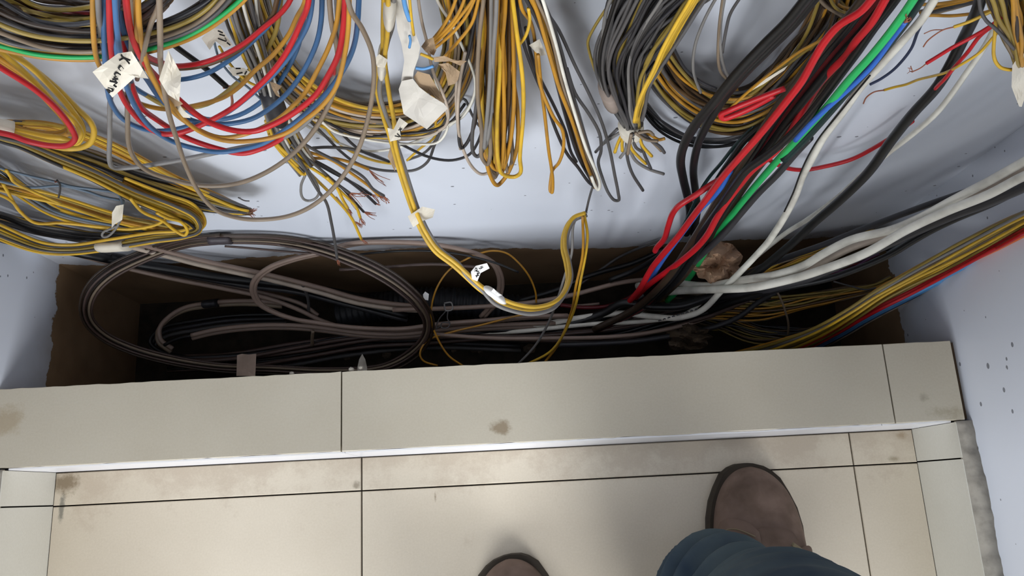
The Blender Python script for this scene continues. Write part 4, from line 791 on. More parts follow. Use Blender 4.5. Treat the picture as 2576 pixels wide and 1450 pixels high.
# ================================================================ top right corner
t = thing('cable_coil', 'yellow and olive coil with a torn paper tag in the upper right corner', 'cable coil', onwall(2560, 160, 0.09))
bundle(t, 'Z6', [(1250, -500, 92, 270, 22), (1290, -100, 92, 250, 22), (1350, 200, 92, 210, 22), (1430, 500, 90, 130, 18), (1480, 760, 88, 70, 14), (1490, 860, 88, 60, 12)], 30, ['olive', 'gold', 'olive', 'dbrown', 'gold', 'brown'], 11, 61, wob=0.2)
bundle(t, 'Z6', [(1600, -500, 80, 200, 18), (1640, -100, 80, 200, 18), (1660, 200, 80, 160, 18), (1600, 560, 84, 90, 16), (1520, 800, 86, 60, 12)], 16, ['olive', 'gold', 'dbrown', 'brown'], 11, 62, wob=0.2)
flag(t, 'Z6', [(1380, 860), (1430, 780), (1540, 690), (1600, 900), (1540, 1290), (1505, 1392), (1470, 1390), (1395, 1200), (1370, 1130)], 102, PAPER, 'label_tag', 4, seed=63)
wire(t, 'Z6', 'yellow', 9, 100, [(1170, 250), (1158, 400), (1140, 600), (1140, 720), (1165, 810), (1230, 880), (1350, 910), (1420, 905)])
wire(t, 'Z6', 'dgrey', 9, 104, [(930, -250), (950, -20), (975, 150), (1040, 270), (1150, 365), (1260, 480), (1400, 640)])
wire(t, 'Z6', 'taupe', 9, 98, [(1140, -250), (1170, 100), (1200, 300), (1300, 560), (1410, 760)])
t = thing('cable_bundle', 'horizontal grey and gold wires leaving the corner coil, some stripped to copper', 'cable bundle', onwall(2400, 40, 0.05))
bundle(t, 'Z6', [(180, 190, 34, 50, 6), (400, 130, 36, 50, 6), (700, 50, 40, 50, 6), (960, -20, 44, 50, 6), (1200, -120, 50, 50, 6)], 6, ['grey', 'taupe', 'dgrey', 'gold'], 8.5, 64, wob=0.12)
wire(t, 'Z6', 'gold', 9, 44, [(120, 60), (420, 50), (700, 5), (950, -60)]); wire(t, 'Z6', 'gold', 8.5, 46, [(200, 215), (310, 200), (600, 205), (900, 175), (1010, 165), (1150, 120)])
wire(t, 'Z6', 'yellow', 8.5, 86, [(1150, 130), (980, 210), (800, 290), (615, 352)]); wire(t, 'Z6', 'copper', 3.5, 86, [(615, 352), (480, 390), (350, 470), (270, 540), (222, 610)], name='bare_end')
wire(t, 'Z6', 'copper', 2.6, 84, [(480, 388), (340, 395), (230, 440)], name='bare_end')
wire(t, 'Z6', 'red', 10, 92, [(1250, 220), (1090, 345), (900, 460), (600, 620), (420, 730), (265, 825)]); wire(t, 'Z6', 'copper', 3.2, 92, [(265, 825), (180, 890), (70, 940)], name='bare_end')
strands(t, 'Z6', (80, 935), (10, 900), 92, 6, 0.9, 5, w=2.5)
wire(t, 'Z6', 'red', 10, 88, [(1240, 250), (1100, 355), (950, 480), (800, 680), (650, 850), (500, 1030, 84), (400, 1130, 78), (330, 1220, 70)])
wire(t, 'Z6', 'yellow', 7, 92, [(1300, 300), (1120, 500), (950, 690), (700, 850), (550, 930), (350, 990, 60), (150, 1040, 52), (0, 1100, 46), (-150, 1135, 42), (-290, 1175, 40)])
wire(t, 'Z6', 'copper', 3.6, 42, [(-290, 1175), (-420, 1200), (-520, 1270), (-560, 1350)], name='bare_end')
t = thing('cable_bundle', 'small olive wire bundle hanging at the top behind the red cables', 'cable bundle', onwall(2130, 40, 0.05))
bundle(t, 'C4', [(760, -250, 44, 60, 10), (830, -60, 44, 60, 10), (900, 30, 44, 50, 10), (1000, 90, 42, 40, 8), (1120, 120, 40, 40, 8)], 9, ['olive', 'taupe', 'gold', 'olive', 'dbrown'], 9, 65)

# ================================================================ thick cables entering from the right
def inward(col, w, pts, label, d0=0.60, lift=0.0):
    # enters beside the right wall at distance d0 and sinks steadily into the trench
    out = []
    for x, y in pts:
        px, py = cv('C9', x, y); k = min(1, max(0, (2640-px)/680.0)); k2 = max(0, (1960-px)/700.0)
        out.append((x, y, 'd', 1000*(d0+(0.885-lift-d0)*(k**0.85)+0.44*min(0.5, k2))))
    return wire(None, 'C9', col, w, 0, out, label)
inward('white', 20, [(2250, -130), (1960, 20), (1700, 165), (1450, 295), (1200, 430), (1000, 515), (700, 590), (500, 690), (350, 780), (150, 845), (0, 870), (-150, 895), (-330, 925), (-484, 917), (-600, 895), (-720, 895), (-860, 930)], 'upper white cable sweeping in from the right edge', 0.585, 0.02)
inward('white', 21, [(2250, 10), (1960, 125), (1700, 260), (1400, 380), (1100, 520), (800, 690), (500, 805), (300, 868), (0, 935), (-200, 950), (-380, 955), (-520, 960), (-680, 975), (-860, 1000)], 'lower white cable sweeping in from the right edge', 0.575, 0.03)
inward('beige', 18, [(2250, -40), (1960, 80), (1700, 215), (1400, 340), (1150, 470), (950, 560), (700, 650), (450, 770), (200, 855), (0, 905), (-200, 935), (-500, 960)], 'beige cable between the two sweeping white cables', 0.60, 0.0)
inward('char', 15, [(2250, -90), (1960, 60), (1600, 215), (1300, 320), (1000, 430), (750, 525), (500, 625), (300, 695), (100, 765), (-100, 850), (-350, 920), (-700, 1000)], 'charcoal cable running above the sweeping white cables', 0.62, -0.02)
inward('char', 24, [(2250, 70), (1960, 205), (1700, 315), (1450, 405), (1250, 490), (1000, 605), (700, 735), (400, 862), (150, 930), (0, 965), (-300, 1010), (-700, 1080)], 'thick dust-covered charcoal cable under the sweeping white cables', 0.60, 0.0)
inward('black', 16, [(2250, 110), (1960, 215), (1720, 330), (1480, 430), (1300, 515), (1150, 600), (1000, 690), (800, 780), (550, 870), (200, 945), (0, 1000), (-200, 1060), (-330, 1110)], 'lowest black cable of the group sweeping in from the right', 0.62, -0.01)
wire(None, 'C9', 'navy', 6.5, 20, [(1850, 290), (1760, 330), (1650, 392), (1480, 500), (1300, 640), (1160, 775), (1080, 860, 26)], 'thin navy wire arching beside the ribbon of yellow wires')
wire(None, 'C9', 'teal', 8, 30, [(2100, 270), (1950, 305), (1780, 322), (1690, 355), (1600, 430), (1500, 560), (1440, 640)], 'thin dark green wire arching right of the navy wire')
wire(None, 'C9', 'teal', 8, 26, [(2050, 240), (1940, 300), (1830, 330), (1720, 375), (1590, 480), (1490, 580)], 'second thin dark green wire nearest the yellow ribbon')
wire(None, 'C9', 'dgrey', 8, 28, [(2050, 260), (1920, 340), (1780, 440), (1640, 540)], 'grey wire entering beside the thin dark green wires')

t = thing('cable_bundle', 'diagonal ribbon of yellow, grey, red and blue wires entering from the right edge', 'cable bundle', onwall(2150, 800, 0.1))
bundle(t, 'C9', [(2300, 290, 92, 60, 7), (2000, 425, 90, 62, 7), (1850, 500, 90, 66, 7), (1600, 635, 92, 74, 7), (1350, 770, 98, 72, 7), (1100, 900, 106, 58, 7), (900, 1010, 116, 52, 7), (700, 1140, 128, 50, 8), (480, 1270, 138, 60, 8), (230, 1380, 145, 80, 8), (0, 1460, 146, 90, 8), (-200, 1510, 146, 90, 8)],
       25, ('olive', 'gold', 'taupe', 'olive', 'grey', 'gold', 'yellow', 'taupe', 'gold', 'yellow', 'beige', 'yellow', 'taupe', 'olive', 'gold', 'beige', 'yellow', 'taupe', 'yellow', 'grey', 'olive', 'gold', 'taupe', 'olive', 'gold'), 7.4, 71, wob=0.14)
RB = [(2300, 370), (2000, 525), (1850, 605), (1600, 745), (1350, 880), (1150, 985), (950, 1085), (800, 1165), (640, 1260), (450, 1360), (200, 1470)]
RO = [92, 92, 92, 94, 100, 108, 116, 124, 132, 140, 145]
for col, dx, dy, do, w in (('red', -30, -14, 4, 9), ('red', -10, -4, 8, 9), ('light_blue', 0, 6, 3, 9), ('light_blue', 14, 14, 0, 8), ('navy', 20, 20, -3, 6), ('beige', 28, 26, -5, 6)):
    wire(t, 'C9', col, w, 0, [(x+dx, y+dy, o+do) for (x, y), o in zip(RB, RO)])
wire(t, 'C9', 'orange', 10, 0, [(2300, 395, 98), (1990, 548, 98), (1800, 650, 98), (1650, 720, 97), (1500, 775, 96), (1350, 850, 98)])
wire(t, 'C9', 'red', 10, 0, [(2300, 375, 101), (1990, 525, 101), (1800, 630, 100), (1650, 705, 98), (1500, 770, 96)])

# ================================================================ inside the trench
t = thing('cable_coil', 'large brown ring of thin cables rising out of the trench, taped at top', 'cable coil', onz(600, 900, -0.1))
RING = [(1785, 68, 62, 40, 10), (1500, 100, 60, 42, 10), (1150, 215, 56, 52, 12), (880, 350, 50, 60, 14), (745, 480, 40, 62, 14), (695, 620, 20, 56, 14), (720, 740, 0, 50, 14), (840, 860, -25, 46, 14), (1050, 960, -50, 46, 14), (1350, 1045, -70, 44, 14), (1750, 1110, -85, 40, 14), (2200, 1130, -95, 40, 14), (2650, 1150, -100, 40, 14), (3100, 1120, -98, 40, 14),
        (3330, 1010, -80, 46, 12), (3455, 866, -50, 40, 12), (3470, 720, -15, 44, 12), (3390, 580, 15, 50, 12), (3240, 440, 34, 56, 12), (3050, 320, 46, 58, 10), (2800, 210, 54, 56, 10), (2540, 130, 58, 50, 10), (2300, 85, 60, 44, 10), (2050, 68, 62, 40, 10), (1785, 68, 62, 40, 10)]
bundle(t, 'C6', RING, 9, ['umber', 'taupe', 'umber', 'dbrown', 'umber'], 6.4, 81, 'z', wob=0.12)
band(t, 'C6', (1700, 74), (1872, 70), 44, 64, 12, GTAPE, mode='z')
wire(t, 'C6', 'umber', 6, 0, [(1820, 128, 'z', 50), (2000, 142, 'z', 50), (2300, 170, 'z', 50), (2576, 195, 'z', 48), (2750, 230, 'z', 46)])
flag(t, 'C7', [(1172, 585), (1190, 560), (1220, 580), (1215, 632), (1178, 625)], 8, WHITEPAPER, 'paint_flake', 1, mode='z', seed=82)
flag(t, 'C6', [(1920, 1012), (1960, 1000), (2010, 1006), (2076, 1000), (2068, 1180), (1915, 1180)], -52, plain('dusty_tape', (176, 154, 138), 0.9, 0.3, 40, 0.2), 'label_tape', 2, mode='z', seed=7)

def pit(cols, w, pts, label, n=1, dx=0, dy=14, dz=-6):
    """one or several cables lying in the trench; pts (x, y, z mm) in crop C6"""
    for k in range(n):
        lab = label if n == 1 else label % (('upper', 'lower') if n == 2 else ('upper', 'middle', 'lower'))[k]
        wire(None, 'C6', cols[k % len(cols)], w, 0, [(x+dx*k, y+dy*k, 'z', z+dz*k) for x, y, z in pts], lab)
pit(['black'], 22, [(-150, 10, 70), (0, 55, 62), (250, 105, 56), (700, 195, 45), (1000, 255, 30), (1400, 320, 10), (1800, 385, -15), (2300, 440, -40), (2700, 500, -60), (3200, 620, -80)], 'thick black cable passing under the flattened yellow coil into the trench')
pit(['shaded_beige'], 12, [(-200, -60, 90), (200, 60, 70), (500, 160, 52), (800, 245, 36), (1050, 312, 20), (1400, 392, 0), (1800, 470, -25), (2150, 545, -50), (2400, 635, -65), (2600, 730, -75), (2900, 830, -85)], 'pale cable, lowest of those slanting from the left wall into the trench')
pit(['beige', 'shaded_beige'], 13, [(100, -60, 100), (600, 40, 76), (1000, 120, 56), (1300, 195, 40), (1600, 275, 25), (1900, 340, 10), (2200, 405, -10), (2576, 500, -35), (2900, 590, -50), (3250, 640, -60), (3450, 650, -64)], 'pale cable slanting behind the brown ring, %s of the pair', 2, 20, -34, 5)
pit(['black', 'char'], 14, [(900, 215, 30), (1200, 275, 16), (1600, 350, -5), (2000, 420, -30), (2400, 470, -50), (2800, 570, -70), (3300, 700, -85)], 'black cable under the slanting pale cables, %s of two', 2, 0, 30, -10)
pit(['shaded_beige'], 11, [(1200, 320, 0), (1500, 372, -15), (1800, 435, -35), (2100, 500, -55), (2450, 600, -75), (2576, 690, -80)], 'thin pale cable between two black cables at the left of the trench')
pit(['shaded_beige', 'shaded_beige'], 12, [(3894, 700, -66), (4014, 556, -40), (4044, 406, -8), (3994, 276, 20), (3880, 200, 34), (3740, 155, 44), (3504, 112, 54), (3154, 92, 60), (2850, 105, 60), (2576, 180, 56), (2350, 235, 50), (2170, 305, 40), (2060, 400, 20), (2040, 490, 0), (2090, 590, -20), (2220, 665, -35), (2400, 722, -45), (2576, 750, -52), (2854, 786, -58), (3254, 798, -60), (3554, 760, -62), (3954, 728, -60), (4254, 700, -60), (4600, 690, -56)], 'beige cable bent into a wide U behind the brown ring, %s of the pair', 2, 24, 6, -3)
pit(['shaded_beige', 'taupe'], 12, [(2300, 590, -70), (2080, 572, -72), (1900, 572, -74), (1700, 588, -76), (1500, 625, -80), (1370, 700, -84), (1295, 790, -88), (1300, 880, -92), (1400, 960, -96)], 'dim pale cable curling round the small inner loop, %s of two', 2, -14, 26, -6)
pit(['black', 'char', 'dgrey'], 11, [(2300, 680, -110), (1900, 690, -112), (1600, 730, -115), (1300, 800, -118), (1215, 900, -120), (1300, 980, -122), (1600, 1040, -124), (2000, 1060, -124), (2400, 1010, -122), (2800, 940, -120), (3400, 880, -116), (4200, 900, -112)], 'dark cable on the floor of the trench at left, %s of three', 3, 10, 36, -8)
pit(['shaded_beige', 'shaded_beige'], 12, [(1550, 852, -70), (1700, 815, -68), (1900, 785, -66), (2150, 768, -64), (2400, 772, -64), (2600, 790, -66), (2954, 834, -68), (3254, 840, -70), (3554, 808, -70), (4000, 770, -70), (4500, 750, -70)], 'beige cable with a cut end lying along the trench, %s of the pair', 2, 8, 22, -8)
pit(['black'], 9, [(1330, 930, -80), (1420, 885, -76), (1550, 852, -70)], 'black inner core sticking out of the cut beige cables')
pit(['black'], 6, [(2750, 225, 30), (3000, 185, 36), (3400, 165, 40), (3700, 190, 38), (4000, 260, 30), (4200, 340, 20)], 'thin black cable lying along the foot of the back wall')
pit(['umber'], 8, [(2750, 320, 20), (3100, 300, 24), (3500, 275, 26), (3900, 300, 22)], 'thin brown cable along the unpainted strip of the back wall')
pit(['dgrey'], 8, [(2450, 440, -20), (2485, 520, -40), (2500, 600, -60), (2495, 680, -80)], 'short dark cable hanging down among the slanting pale cables')
pit(['taupe'], 9, [(2535, 815, -60), (2530, 870, -74), (2530, 930, -95)], 'short stub of taupe cable pointing at the ledge')
for i, (col, w, pts, lab) in enumerate((
    ('shaded_beige', 12, [(-1300, 1010), (-700, 990), (-200, 950), (130, 890), (300, 845), (500, 795), (700, 772), (850, 785), (1000, 815), (1130, 840), (1250, 830)], 'pale cable arching behind the red and blue cable ends'),
    ('shaded_beige', 11, [(1250, 1052), (1000, 1132), (700, 1195), (400, 1225), (0, 1235), (-500, 1235), (-1000, 1200)], 'pale cable lowest of those along the trench, right half'),
    ('char', 14, [(1750, 870), (1600, 950), (1450, 1062), (1250, 1145), (1000, 1200), (600, 1260), (0, 1290)], 'charcoal cable dipping beneath the crumpled brown paper'),
    ('black', 13, [(850, 530), (600, 640), (350, 710), (200, 760), (0, 850), (-300, 940)], 'black cable branching left from the foot of the red cables'),
    ('dgrey', 7, [(850, 450), (650, 520), (480, 600), (350, 690), (180, 810)], 'thin grey wire against the back of the trench, left of the reds'),
    ('dred', 10, [(700, 830), (560, 920), (400, 980), (200, 990), (30, 970)], 'dark red wire continuing left along the trench'),
    ('black', 16, [(560, 960), (430, 1050), (200, 1120), (0, 1150), (-400, 1170), (-900, 1150)], 'black cable bending left at the foot of the bunch'),
    ('shaded_beige', 7, [(340, 960), (150, 975), (0, 965), (-200, 980)], 'thin pale wire stub left of the bunch foot'))):
    wire(None, 'C8', col, w, 0, [(x, y, 'z', -45-6*i) for x, y in pts], lab)
t = thing('cable_bundle', 'dark bundle of black cables lying along the trench bottom', 'cable bundle', onz(1100, 860, -0.13))
bundle(t, 'C7', [(-900, 1150, -120, 50, 14), (-300, 1110, -115, 55, 14), (200, 1030, -110, 60, 14), (700, 950, -105, 60, 14), (1200, 930, -100, 60, 14), (1700, 900, -95, 60, 14), (2200, 905, -90, 66, 14), (2700, 880, -80, 70, 14), (3100, 800, -60, 60, 14), (3500, 700, -30, 46, 14), (3800, 600, 0, 40, 12)],
       13, ['black', 'char', 'black', 'umber', 'black', 'dgrey'], 10, 91, 'z', wob=0.4)

t = thing('cable_bundle', 'fan of thin gold, olive and green wires spreading along the trench at right', 'cable bundle', onz(2000, 800, -0.1))
bundle(t, 'C9', [(1000, 880, -20, 26, 8), (880, 935, -24, 26, 8), (700, 975, -32, 38, 10), (450, 1025, -45, 58, 12), (200, 1070, -58, 76, 14), (-50, 1085, -70, 86, 16), (-350, 1080, -84, 86, 16), (-700, 1060, -100, 80, 16)],
       22, ['gold', 'olive', 'brown', 'gold', 'dgreen', 'olive', 'taupe'], 5.2, 92, 'z', wob=0.3)
bundle(t, 'C9', [(700, 1160, -80, 40, 10), (400, 1280, -90, 50, 10), (100, 1280, -105, 70, 12), (-200, 1200, -118, 80, 14), (-500, 1130, -124, 80, 14)], 12, ['olive', 'taupe', 'brown', 'gold', 'char'], 5, 93, 'z', wob=0.3)
t = thing('cable_bundle', 'short fan of gold wires showing behind the sweeping white cables', 'cable bundle', onz(2010, 650, 0.0))
bundle(t, 'C9', [(900, 560, 10, 40, 6), (700, 600, 8, 46, 6), (480, 670, 4, 46, 6), (280, 735, -2, 46, 6), (60, 810, -12, 44, 6), (-150, 880, -26, 40, 6)], 12, ['gold', 'yellow', 'olive', 'gold', 'taupe'], 5.4, 94, 'z', wob=0.3)
t = thing('cable_bundle', 'purplish wires at the right end of the trench', 'cable bundle', onz(2150, 680, 0.0))
bundle(t, 'C9', [(900, 690, 0, 30, 6), (750, 760, -4, 34, 6), (560, 820, -10, 30, 6), (350, 880, -20, 26, 6)], 7, ['dred', 'umber', 'taupe', 'purple'], 5.5, 95, 'z', wob=0.3)
wire(None, 'C9', 'taupe', 5.5, 0, [(20, 800, 'z', 40), (90, 880, 'z', 36), (170, 990, 'z', 24), (225, 1130, 'z', 0), (242, 1210, 'z', -20), (238, 1280, 'z', -40)], 'thin taupe wire looping down in front of the gold wire fan')
wire(None, 'C9', 'dgrey', 4.5, 0, [(570, 895, 'z', 0), (700, 930, 'z', 0), (800, 955, 'z', -4), (880, 940, 'z', -2)], 'thin grey wire at the tip of the gold wire fan')

t = thing('wire_connector', 'small square connector with curled wire tails beside the brown ring', 'connector', onz(1128, 770, -0.03))
wire(t, 'C7', 'grey', 4, 0, [(1345, 655, 'z', -20), (1400, 650, 'z', -20), (1410, 705, 'z', -22), (1355, 712, 'z', -24), (1345, 660, 'z', -20)], name='clip')
wire(t, 'C7', 'dgrey', 3.5, 0, [(1375, 720, 'z', -24), (1370, 780, 'z', -30), (1390, 820, 'z', -34), (1370, 855, 'z', -36), (1320, 850, 'z', -36), (1325, 815, 'z', -34), (1385, 812, 'z', -33)], name='wire_tail')
wire(t, 'C7', 'dgrey', 3.5, 0, [(1360, 715, 'z', -24), (1300, 790, 'z', -34), (1280, 860, 'z', -38), (1310, 840, 'z', -36)], name='wire_tail')
t = thing('tape_wrap', 'black tape wrapped round the small inner cable loop in the trench', 'tape', onz(530, 765, -0.07))
band(t, 'C6', (1660, 598), (1765, 588), 34, -74, 14, BTAPE, 'tape_band', 'z')

# corrugated conduit on the trench floor
CP = spline(np.array([P3((*cv('C7', x, y), 'z', z)) for x, y, z in ((500, 760, -150), (800, 690, -140), (1050, 650, -132), (1300, 640, -130), (1600, 660, -132), (1900, 700, -140), (2200, 730, -150))]), 26)
rr = np.array([0.021 if k % 4 < 2 else 0.0185 for k in range(len(CP))])
v, f = sweep(CP, rr, sides=16); tag(mesh_obj('corrugated_conduit', v, f, plain('conduit_plastic', (40, 42, 46), 0.5, 0.3, 40), None, True), 'dark corrugated conduit pipe lying across the bottom of the trench', 'conduit')

# crumpled brown paper and rubbish
def crumple(name, label, cat, c, poly, z, mat, seed, h=0.03, n=17):
    """crumpled sheet: sharp ridges where random folds cross, ragged outline"""
    r_ = random.Random(seed); xs = [p[0] for p in poly]; ys = [p[1] for p in poly]
    cx, cy = sum(xs)/len(xs), sum(ys)/len(ys); rx, ry = (max(xs)-min(xs))/2, (max(ys)-min(ys))/2; V = []; F = []
    folds = [(r_.uniform(0, 6.28), r_.uniform(1.6, 4.2), r_.uniform(0, 6.28), r_.uniform(0.5, 1.0)) for _ in range(6)]
    edge = [r_.uniform(0.78, 1.12) for _ in range(24)]
    for i in range(n):
        for j in range(n):
            u, v = 2*i/(n-1)-1, 2*j/(n-1)-1; m_ = math.hypot(u, v); k = max(abs(u), abs(v))/m_ if m_ else 1
            d = m_*k; a = (math.atan2(v, u)/6.2832) % 1*24; e = edge[int(a) % 24]*(1-a % 1)+edge[(int(a)+1) % 24]*(a % 1)
            x, y = cv(c, cx+u*k*rx*e, cy+v*k*ry*e)
            f_ = sum(w_*abs(math.sin(q*(u*math.cos(t_)+v*math.sin(t_))+p)) for t_, q, p, w_ in folds)/3.0
            V.append(P3((x, y, 'z', z+1000*h*((1-d*d)*0.5+1.1*(f_-0.8)+r_.uniform(-0.07, 0.07)))))
    for i in range(n-1):
        for j in range(n-1):
            a = i*n+j; q = (a, a+1, a+n+1, a+n)
            if (i+j) % 2: F += [(q[0], q[1], q[2]), (q[0], q[2], q[3])]
            else: F += [(q[0], q[1], q[3]), (q[1], q[2], q[3])]
    o = mesh_obj(name, V, F, mat); m = o.modifiers.new('thick', 'SOLIDIFY'); m.thickness = 0.0006
    return tag(o, label, cat)
KRAFT = plain('brown_paper', (180, 144, 116), 0.85, 0.3, 40, 0.3)
crumple('crumpled_paper', 'crumpled sheet of brown paper lying on the cables in the trench', 'paper', 'C8', [(1070, 450), (1490, 450), (1490, 800), (1070, 800)], 10, KRAFT, 3, 0.05)
crumple('rubbish_clump', 'dust-covered brown clump of rubbish against the ledge below the white cables', 'rubbish', 'C8', [(860, 1110), (1230, 1110), (1230, 1340), (860, 1340)], -70, plain('dusty_fibre', (96, 80, 62), 1, 0.4, 50, 0.6), 4, 0.05)
r_ = random.Random(5)
def chunk(label, px, py, z, s, mat, name='rubble_piece'):
    c = P3((px, py, 'z', z)); V = []; n = 7
    for ring, (hh, k) in enumerate(((0, 1.0), (0.45, 0.9), (0.8, 0.5))):
        for i in range(n):
            a = 6.283*i/n; q = s*k*r_.uniform(0.7, 1.2); V.append((c[0]+q*math.cos(a), c[1]+q*math.sin(a)*0.8, c[2]+s*hh*r_.uniform(0.7, 1.1)))
    F = [tuple(reversed(range(n))), tuple(range(2*n, 3*n))]+[(b+i, b+(i+1) % n, b+n+(i+1) % n, b+n+i) for b in (0, n) for i in range(n)]
    return tag(mesh_obj(name, V, F, mat), label, 'rubble', 'rubble on the trench floor')
RUB = plain('rubble', (112, 98, 84), 1, 0.4, 60, 0.5)
for k in range(26):
    px = r_.uniform(760, 1480); chunk('small piece of rubble on the trench floor near the ledge', px, 925-(px-860)*0.052-r_.uniform(20, 70), PITZ*1000, r_.uniform(0.004, 0.012), RUB)
for px, py, w_ in ((884, 930, 'just right of the left ledge joint'), (908, 926, 'below the upright plaster shard'), (735, 940, 'left of the left ledge joint')):
    tag(chunk('crumb of mortar on the ledge edge, '+w_, px, py, 97, 0.0032, MORTAR, 'mortar_crumb'), None, None, 'mortar crumbs on the ledge edge')
o_, _ = flag(None, 'C7', [(640, 1180), (655, 1110), (680, 1065), (705, 1110), (720, 1180), (715, 1240), (645, 1240)], 0, MORTAR, 'plaster_shard', 1, 3, 'z', 6); tag(o_, 'upright pale shard of plaster behind the ledge', 'rubble')

# ================================================================ the person: jeans and shoes
LEATHER = plain('brown_suede', (116, 97, 86), 0.8, 0.3, 34, 0.5, 0.25, (66, 52, 40))
SOLE = plain('dark_rubber_sole', (52, 44, 34), 0.8, 0.3, 50)
DENIM = plain('blue_denim', (80, 92, 96), 0.95, 0.45, 12, 0.6, 0.15, (44, 58, 74))
EYELET = plain('eyelet_metal', (60, 54, 46), 0.4, 0.2, 50)
STITCH = plain('tan_stitching', (134, 122, 96), 0.9, 0.1, 50)
per = thing('person', 'person standing at the ledge in blue jeans and brown suede shoes', 'person', (0.22, -0.1, 0))

def shoe(toe, yaw, side, L=0.285, W=0.102):
    """shoe built in its own frame: s runs from toe (0) to heel (L); side -1 = left foot, +1 = right"""
    d = np.array([math.sin(yaw), math.cos(yaw), 0]); rt = np.array([math.cos(yaw), -math.sin(yaw), 0])
    def half(s):                                   # inner and outer half widths of the sole at s
        q = s/L
        w = W/2*(math.sqrt(max(0, 1-(1-min(1, q/0.30))**2.3)) if q < 0.30 else 1-0.26*((q-0.30)/0.45)**1.4 if q < 0.75 else 0.74)
        if q > 0.88: w *= math.sqrt(max(0, 1-((q-0.88)/0.12)**2))
        return w
    def mid(s): return side*0.010*math.sin(math.pi*min(1, s/L))-side*0.004
    def pt(s, x, z): return np.array([toe[0], toe[1], 0])-d*s+rt*(mid(s)+x)+np.array([0, 0, z])
    ns = [0, 0.002, 0.006, 0.014, 0.026, 0.042, 0.062, 0.085, 0.11, 0.14, 0.175, 0.21, 0.24, 0.262, 0.276, 0.283, L]
    na = 20
    # sole
    V = []; F = []
    for s in ns:
        w = half(s)+0.0045
        for x, z in ((-w, 0.0), (-w-0.0012, 0.012), (-w+0.0015, 0.020), (w-0.0015, 0.020), (w+0.0012, 0.012), (w, 0.0)): V.append(pt(s-0.004*(1 if s < 0.02 else -1 if s > 0.27 else 0), x, z))
    for i in range(len(ns)-1):
        for k in range(6): F.append((6*i+k, 6*i+(k+1) % 6, 6*i+6+(k+1) % 6, 6*i+6+k))
    F += [tuple(range(6)), tuple(6*(len(ns)-1)+k for k in reversed(range(6)))]
    root = mesh_obj('shoe', [], [], None, per)
    bpy.data.objects.remove(root)
    # upper: arched cross sections
    def top(s):
        q = s/L
        if q < 0.16: return 0.022+0.034*math.sqrt(max(0, 1-(1-q/0.16)**2))
        if q < 0.22: return 0.056+0.004*(q-0.16)/0.06
        if q < 0.52: return 0.060+0.048*((q-0.22)/0.30)**1.1
        return 0.108-0.010*(q-0.52)/0.48
    U = []; G_ = []
    for s in ns:
        w = max(half(s)-0.0005, 0.0015); h = top(s)
        if s > 0.27: h = 0.1
        for k in range(na):
            a = math.pi*k/(na-1); x = -math.cos(a); z = math.sin(a)
            xs = math.copysign(abs(x)**0.72, x); 
            crease = -0.0022*math.exp(-((s-0.050-0.012*x)/0.004)**2)-0.002*math.exp(-((s-0.064-0.018*x)/0.004)**2)+0.0012*math.exp(-((s-0.057-0.014*x)/0.003)**2)
            U.append(pt(s, w*xs, 0.019+(h-0.019)*z**0.8+crease*z))
    for i in range(len(ns)-1):
        for k in range(na-1): G_.append((i*na+k, i*na+k+1, i*na+na+k+1, i*na+na+k))
    up = mesh_obj('shoe', U, [tuple(reversed(q)) for q in G_], LEATHER, per, True)
    m = up.modifiers.new('smooth', 'SUBSURF'); m.levels = 1; m.render_levels = 2
    so = mesh_obj('sole', V, F, SOLE, up)
    # quarter flap with eyelet, tongue, stitched seam
    def surf(s, k, lift): 
        w = max(half(s)-0.0005, 0.0015); a = math.pi*k; x = -math.cos(a); xs = math.copysign(abs(x)**0.72, x)
        return pt(s, w*xs*1.02, 0.019+(top(s)-0.019)*math.sin(a)**0.8+lift)
    def patch(name, s0, s1, k0, k1, mat, lift=0.003, slant=0.0):
        A = []; B = []; n1, n2 = 9, 9
        for i in range(n1):
            for j in range(n2):
                u, v_ = i/(n1-1), j/(n2-1); e = 0.012*(1-math.sqrt(max(0, 1-(2*v_-1)**2)))
                A.append(surf(s0+e*(1-u)+(s1-s0)*u+slant*v_, k0+(k1-k0)*v_, lift))
        for i in range(n1-1):
            for j in range(n2-1): B.append((i*n2+j, i*n2+j+1, i*n2+n2+j+1, i*n2+n2+j))
        o = mesh_obj(name, A, B, mat, up, True); mm = o.modifiers.new('thick', 'SOLIDIFY'); mm.thickness = 0.0025; return o
    patch('quarter', 0.060, 0.17, 0.12, 0.46, LEATHER, 0.0035); patch('quarter', 0.082, 0.17, 0.62, 0.88, LEATHER, 0.0035); patch('tongue', 0.066, 0.18, 0.42, 0.66, LEATHER, 0.0012)
    for k, s_ in ((0.36, 0.080), (0.70, 0.10)):
        c = surf(s_, k, 0.0068); ring = [c+0.0042*(math.cos(a)*rt-math.sin(a)*d) for a in np.linspace(0, 6.283, 14)]
        tube('eyelet', np.array(ring), 0.0012, EYELET, up, 6)
    P = spline(np.array([surf(0.072-0.006*math.sin(q*3.14)+0.004, 0.13+0.3*q, 0.0070) for q in np.linspace(0, 1, 6)]), 4); tube('stitching', P, 0.0007, STITCH, up, 5)
    for k, z0 in ((0.27, 0.007), (0.50, 0.009)):
        P = spline(np.array([surf(0.080, k+0.09, z0), surf(0.088, k+0.16, z0+0.004), surf(0.098, k+0.22, z0+0.002)]), 5); tube('shoelace', P, 0.0022, STITCH, up, 6)
    return up
tr = onz(1893, 1176, 0.012); tl = onz(1268, 1408, 0.012)
shoe(tr, math.radians(7), 1); shoe(tl, math.radians(-10), -1)

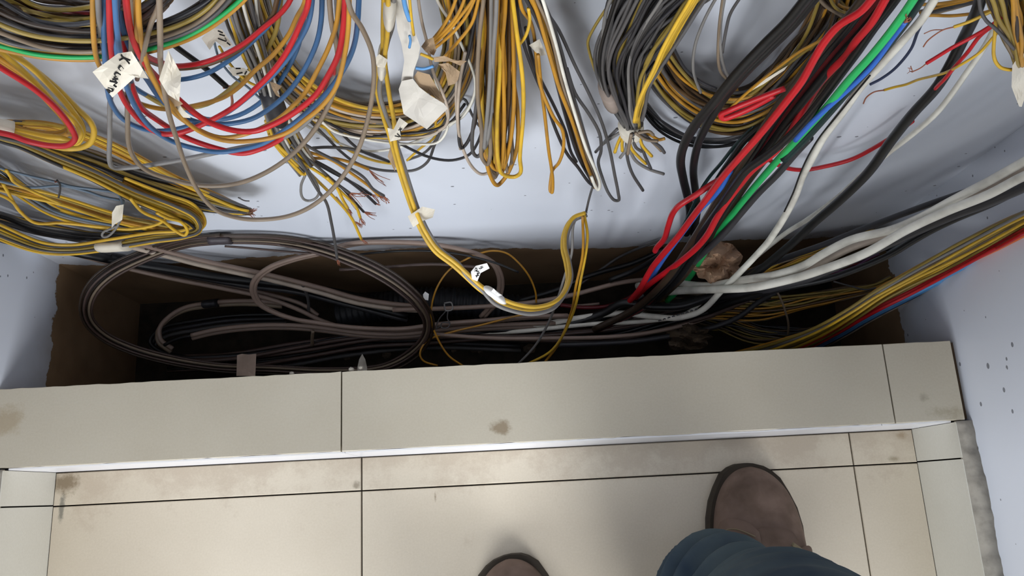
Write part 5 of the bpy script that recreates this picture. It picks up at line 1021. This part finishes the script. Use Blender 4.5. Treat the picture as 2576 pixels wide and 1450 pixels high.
# jeans: both legs and the seat as one continuous surface
def leg(path, radii, seed, na=30):
    r_ = random.Random(seed); P = spline(np.array([(*p, r) for p, r in zip(path, radii)], float), 10); V = []
    ph = [r_.uniform(0, 6) for _ in range(6)]
    for i, (x, y, z, r) in enumerate(P):
        for k in range(na):
            a = 6.283*k/na
            fold = 0.021*math.exp(-max(0, z-0.16)/0.10)*(1.2*abs(math.sin(z*105+1.3*math.sin(a+ph[0])+0.5*math.sin(2*a+ph[2])+ph[1]))**0.7-0.6)+0.003*math.sin(3*a+z*20+ph[3])
            V.append((x+(r+fold)*math.cos(a), y+(r*1.04+fold)*math.sin(a), z+0.006*math.sin(a+ph[4])*math.exp(-max(0, z-0.06)/0.06)))
    return V, len(P)
hip_z = 0.90
ra = tr-np.array([math.sin(math.radians(7)), math.cos(math.radians(7)), 0])*0.205; la = tl-np.array([math.sin(math.radians(-10)), math.cos(math.radians(-10)), 0])*0.205
kr = onz(1962, 1618, 0.25)
VR, nr = leg([onz(1802, 1552, 0.055), onz(1818, 1530, 0.10), onz(1844, 1535, 0.13), onz(1888, 1560, 0.17), onz(1940, 1600, 0.21), onz(1965, 1618, 0.25), (kr[0]+0.005, kr[1]-0.03, 0.42), (0.19, -0.34, 0.62), (0.15, -0.42, 0.82), (0.10, -0.45, 0.93)], [0.064, 0.061, 0.057, 0.052, 0.064, 0.071, 0.076, 0.085, 0.098, 0.12], 2)
VL, nl = leg([(la[0], la[1], 0.05), (la[0], la[1], 0.12), (la[0], la[1]-0.01, 0.25), (la[0]+0.005, la[1]-0.015, 0.42), (-0.015, -0.40, 0.62), (0.01, -0.44, 0.82), (0.05, -0.45, 0.93)], [0.072, 0.068, 0.069, 0.074, 0.085, 0.098, 0.12], 3)
V = VR+VL; F = []; na = 30
for base, n in ((0, nr), (len(VR), nl)):
    for i in range(n-1):
        for k in range(na):
            a = base+i*na; F.append((a+k, a+(k+1) % na, a+na+(k+1) % na, a+na+k))
    F.append(tuple(base+(n-1)*na+k for k in range(na))); F.append(tuple(base+k for k in reversed(range(na))))
jeans = mesh_obj('jeans', V, F, DENIM, per, True)
m = jeans.modifiers.new('remesh', 'REMESH'); m.mode = 'VOXEL'; m.voxel_size = 0.0035; m.use_smooth_shade = True
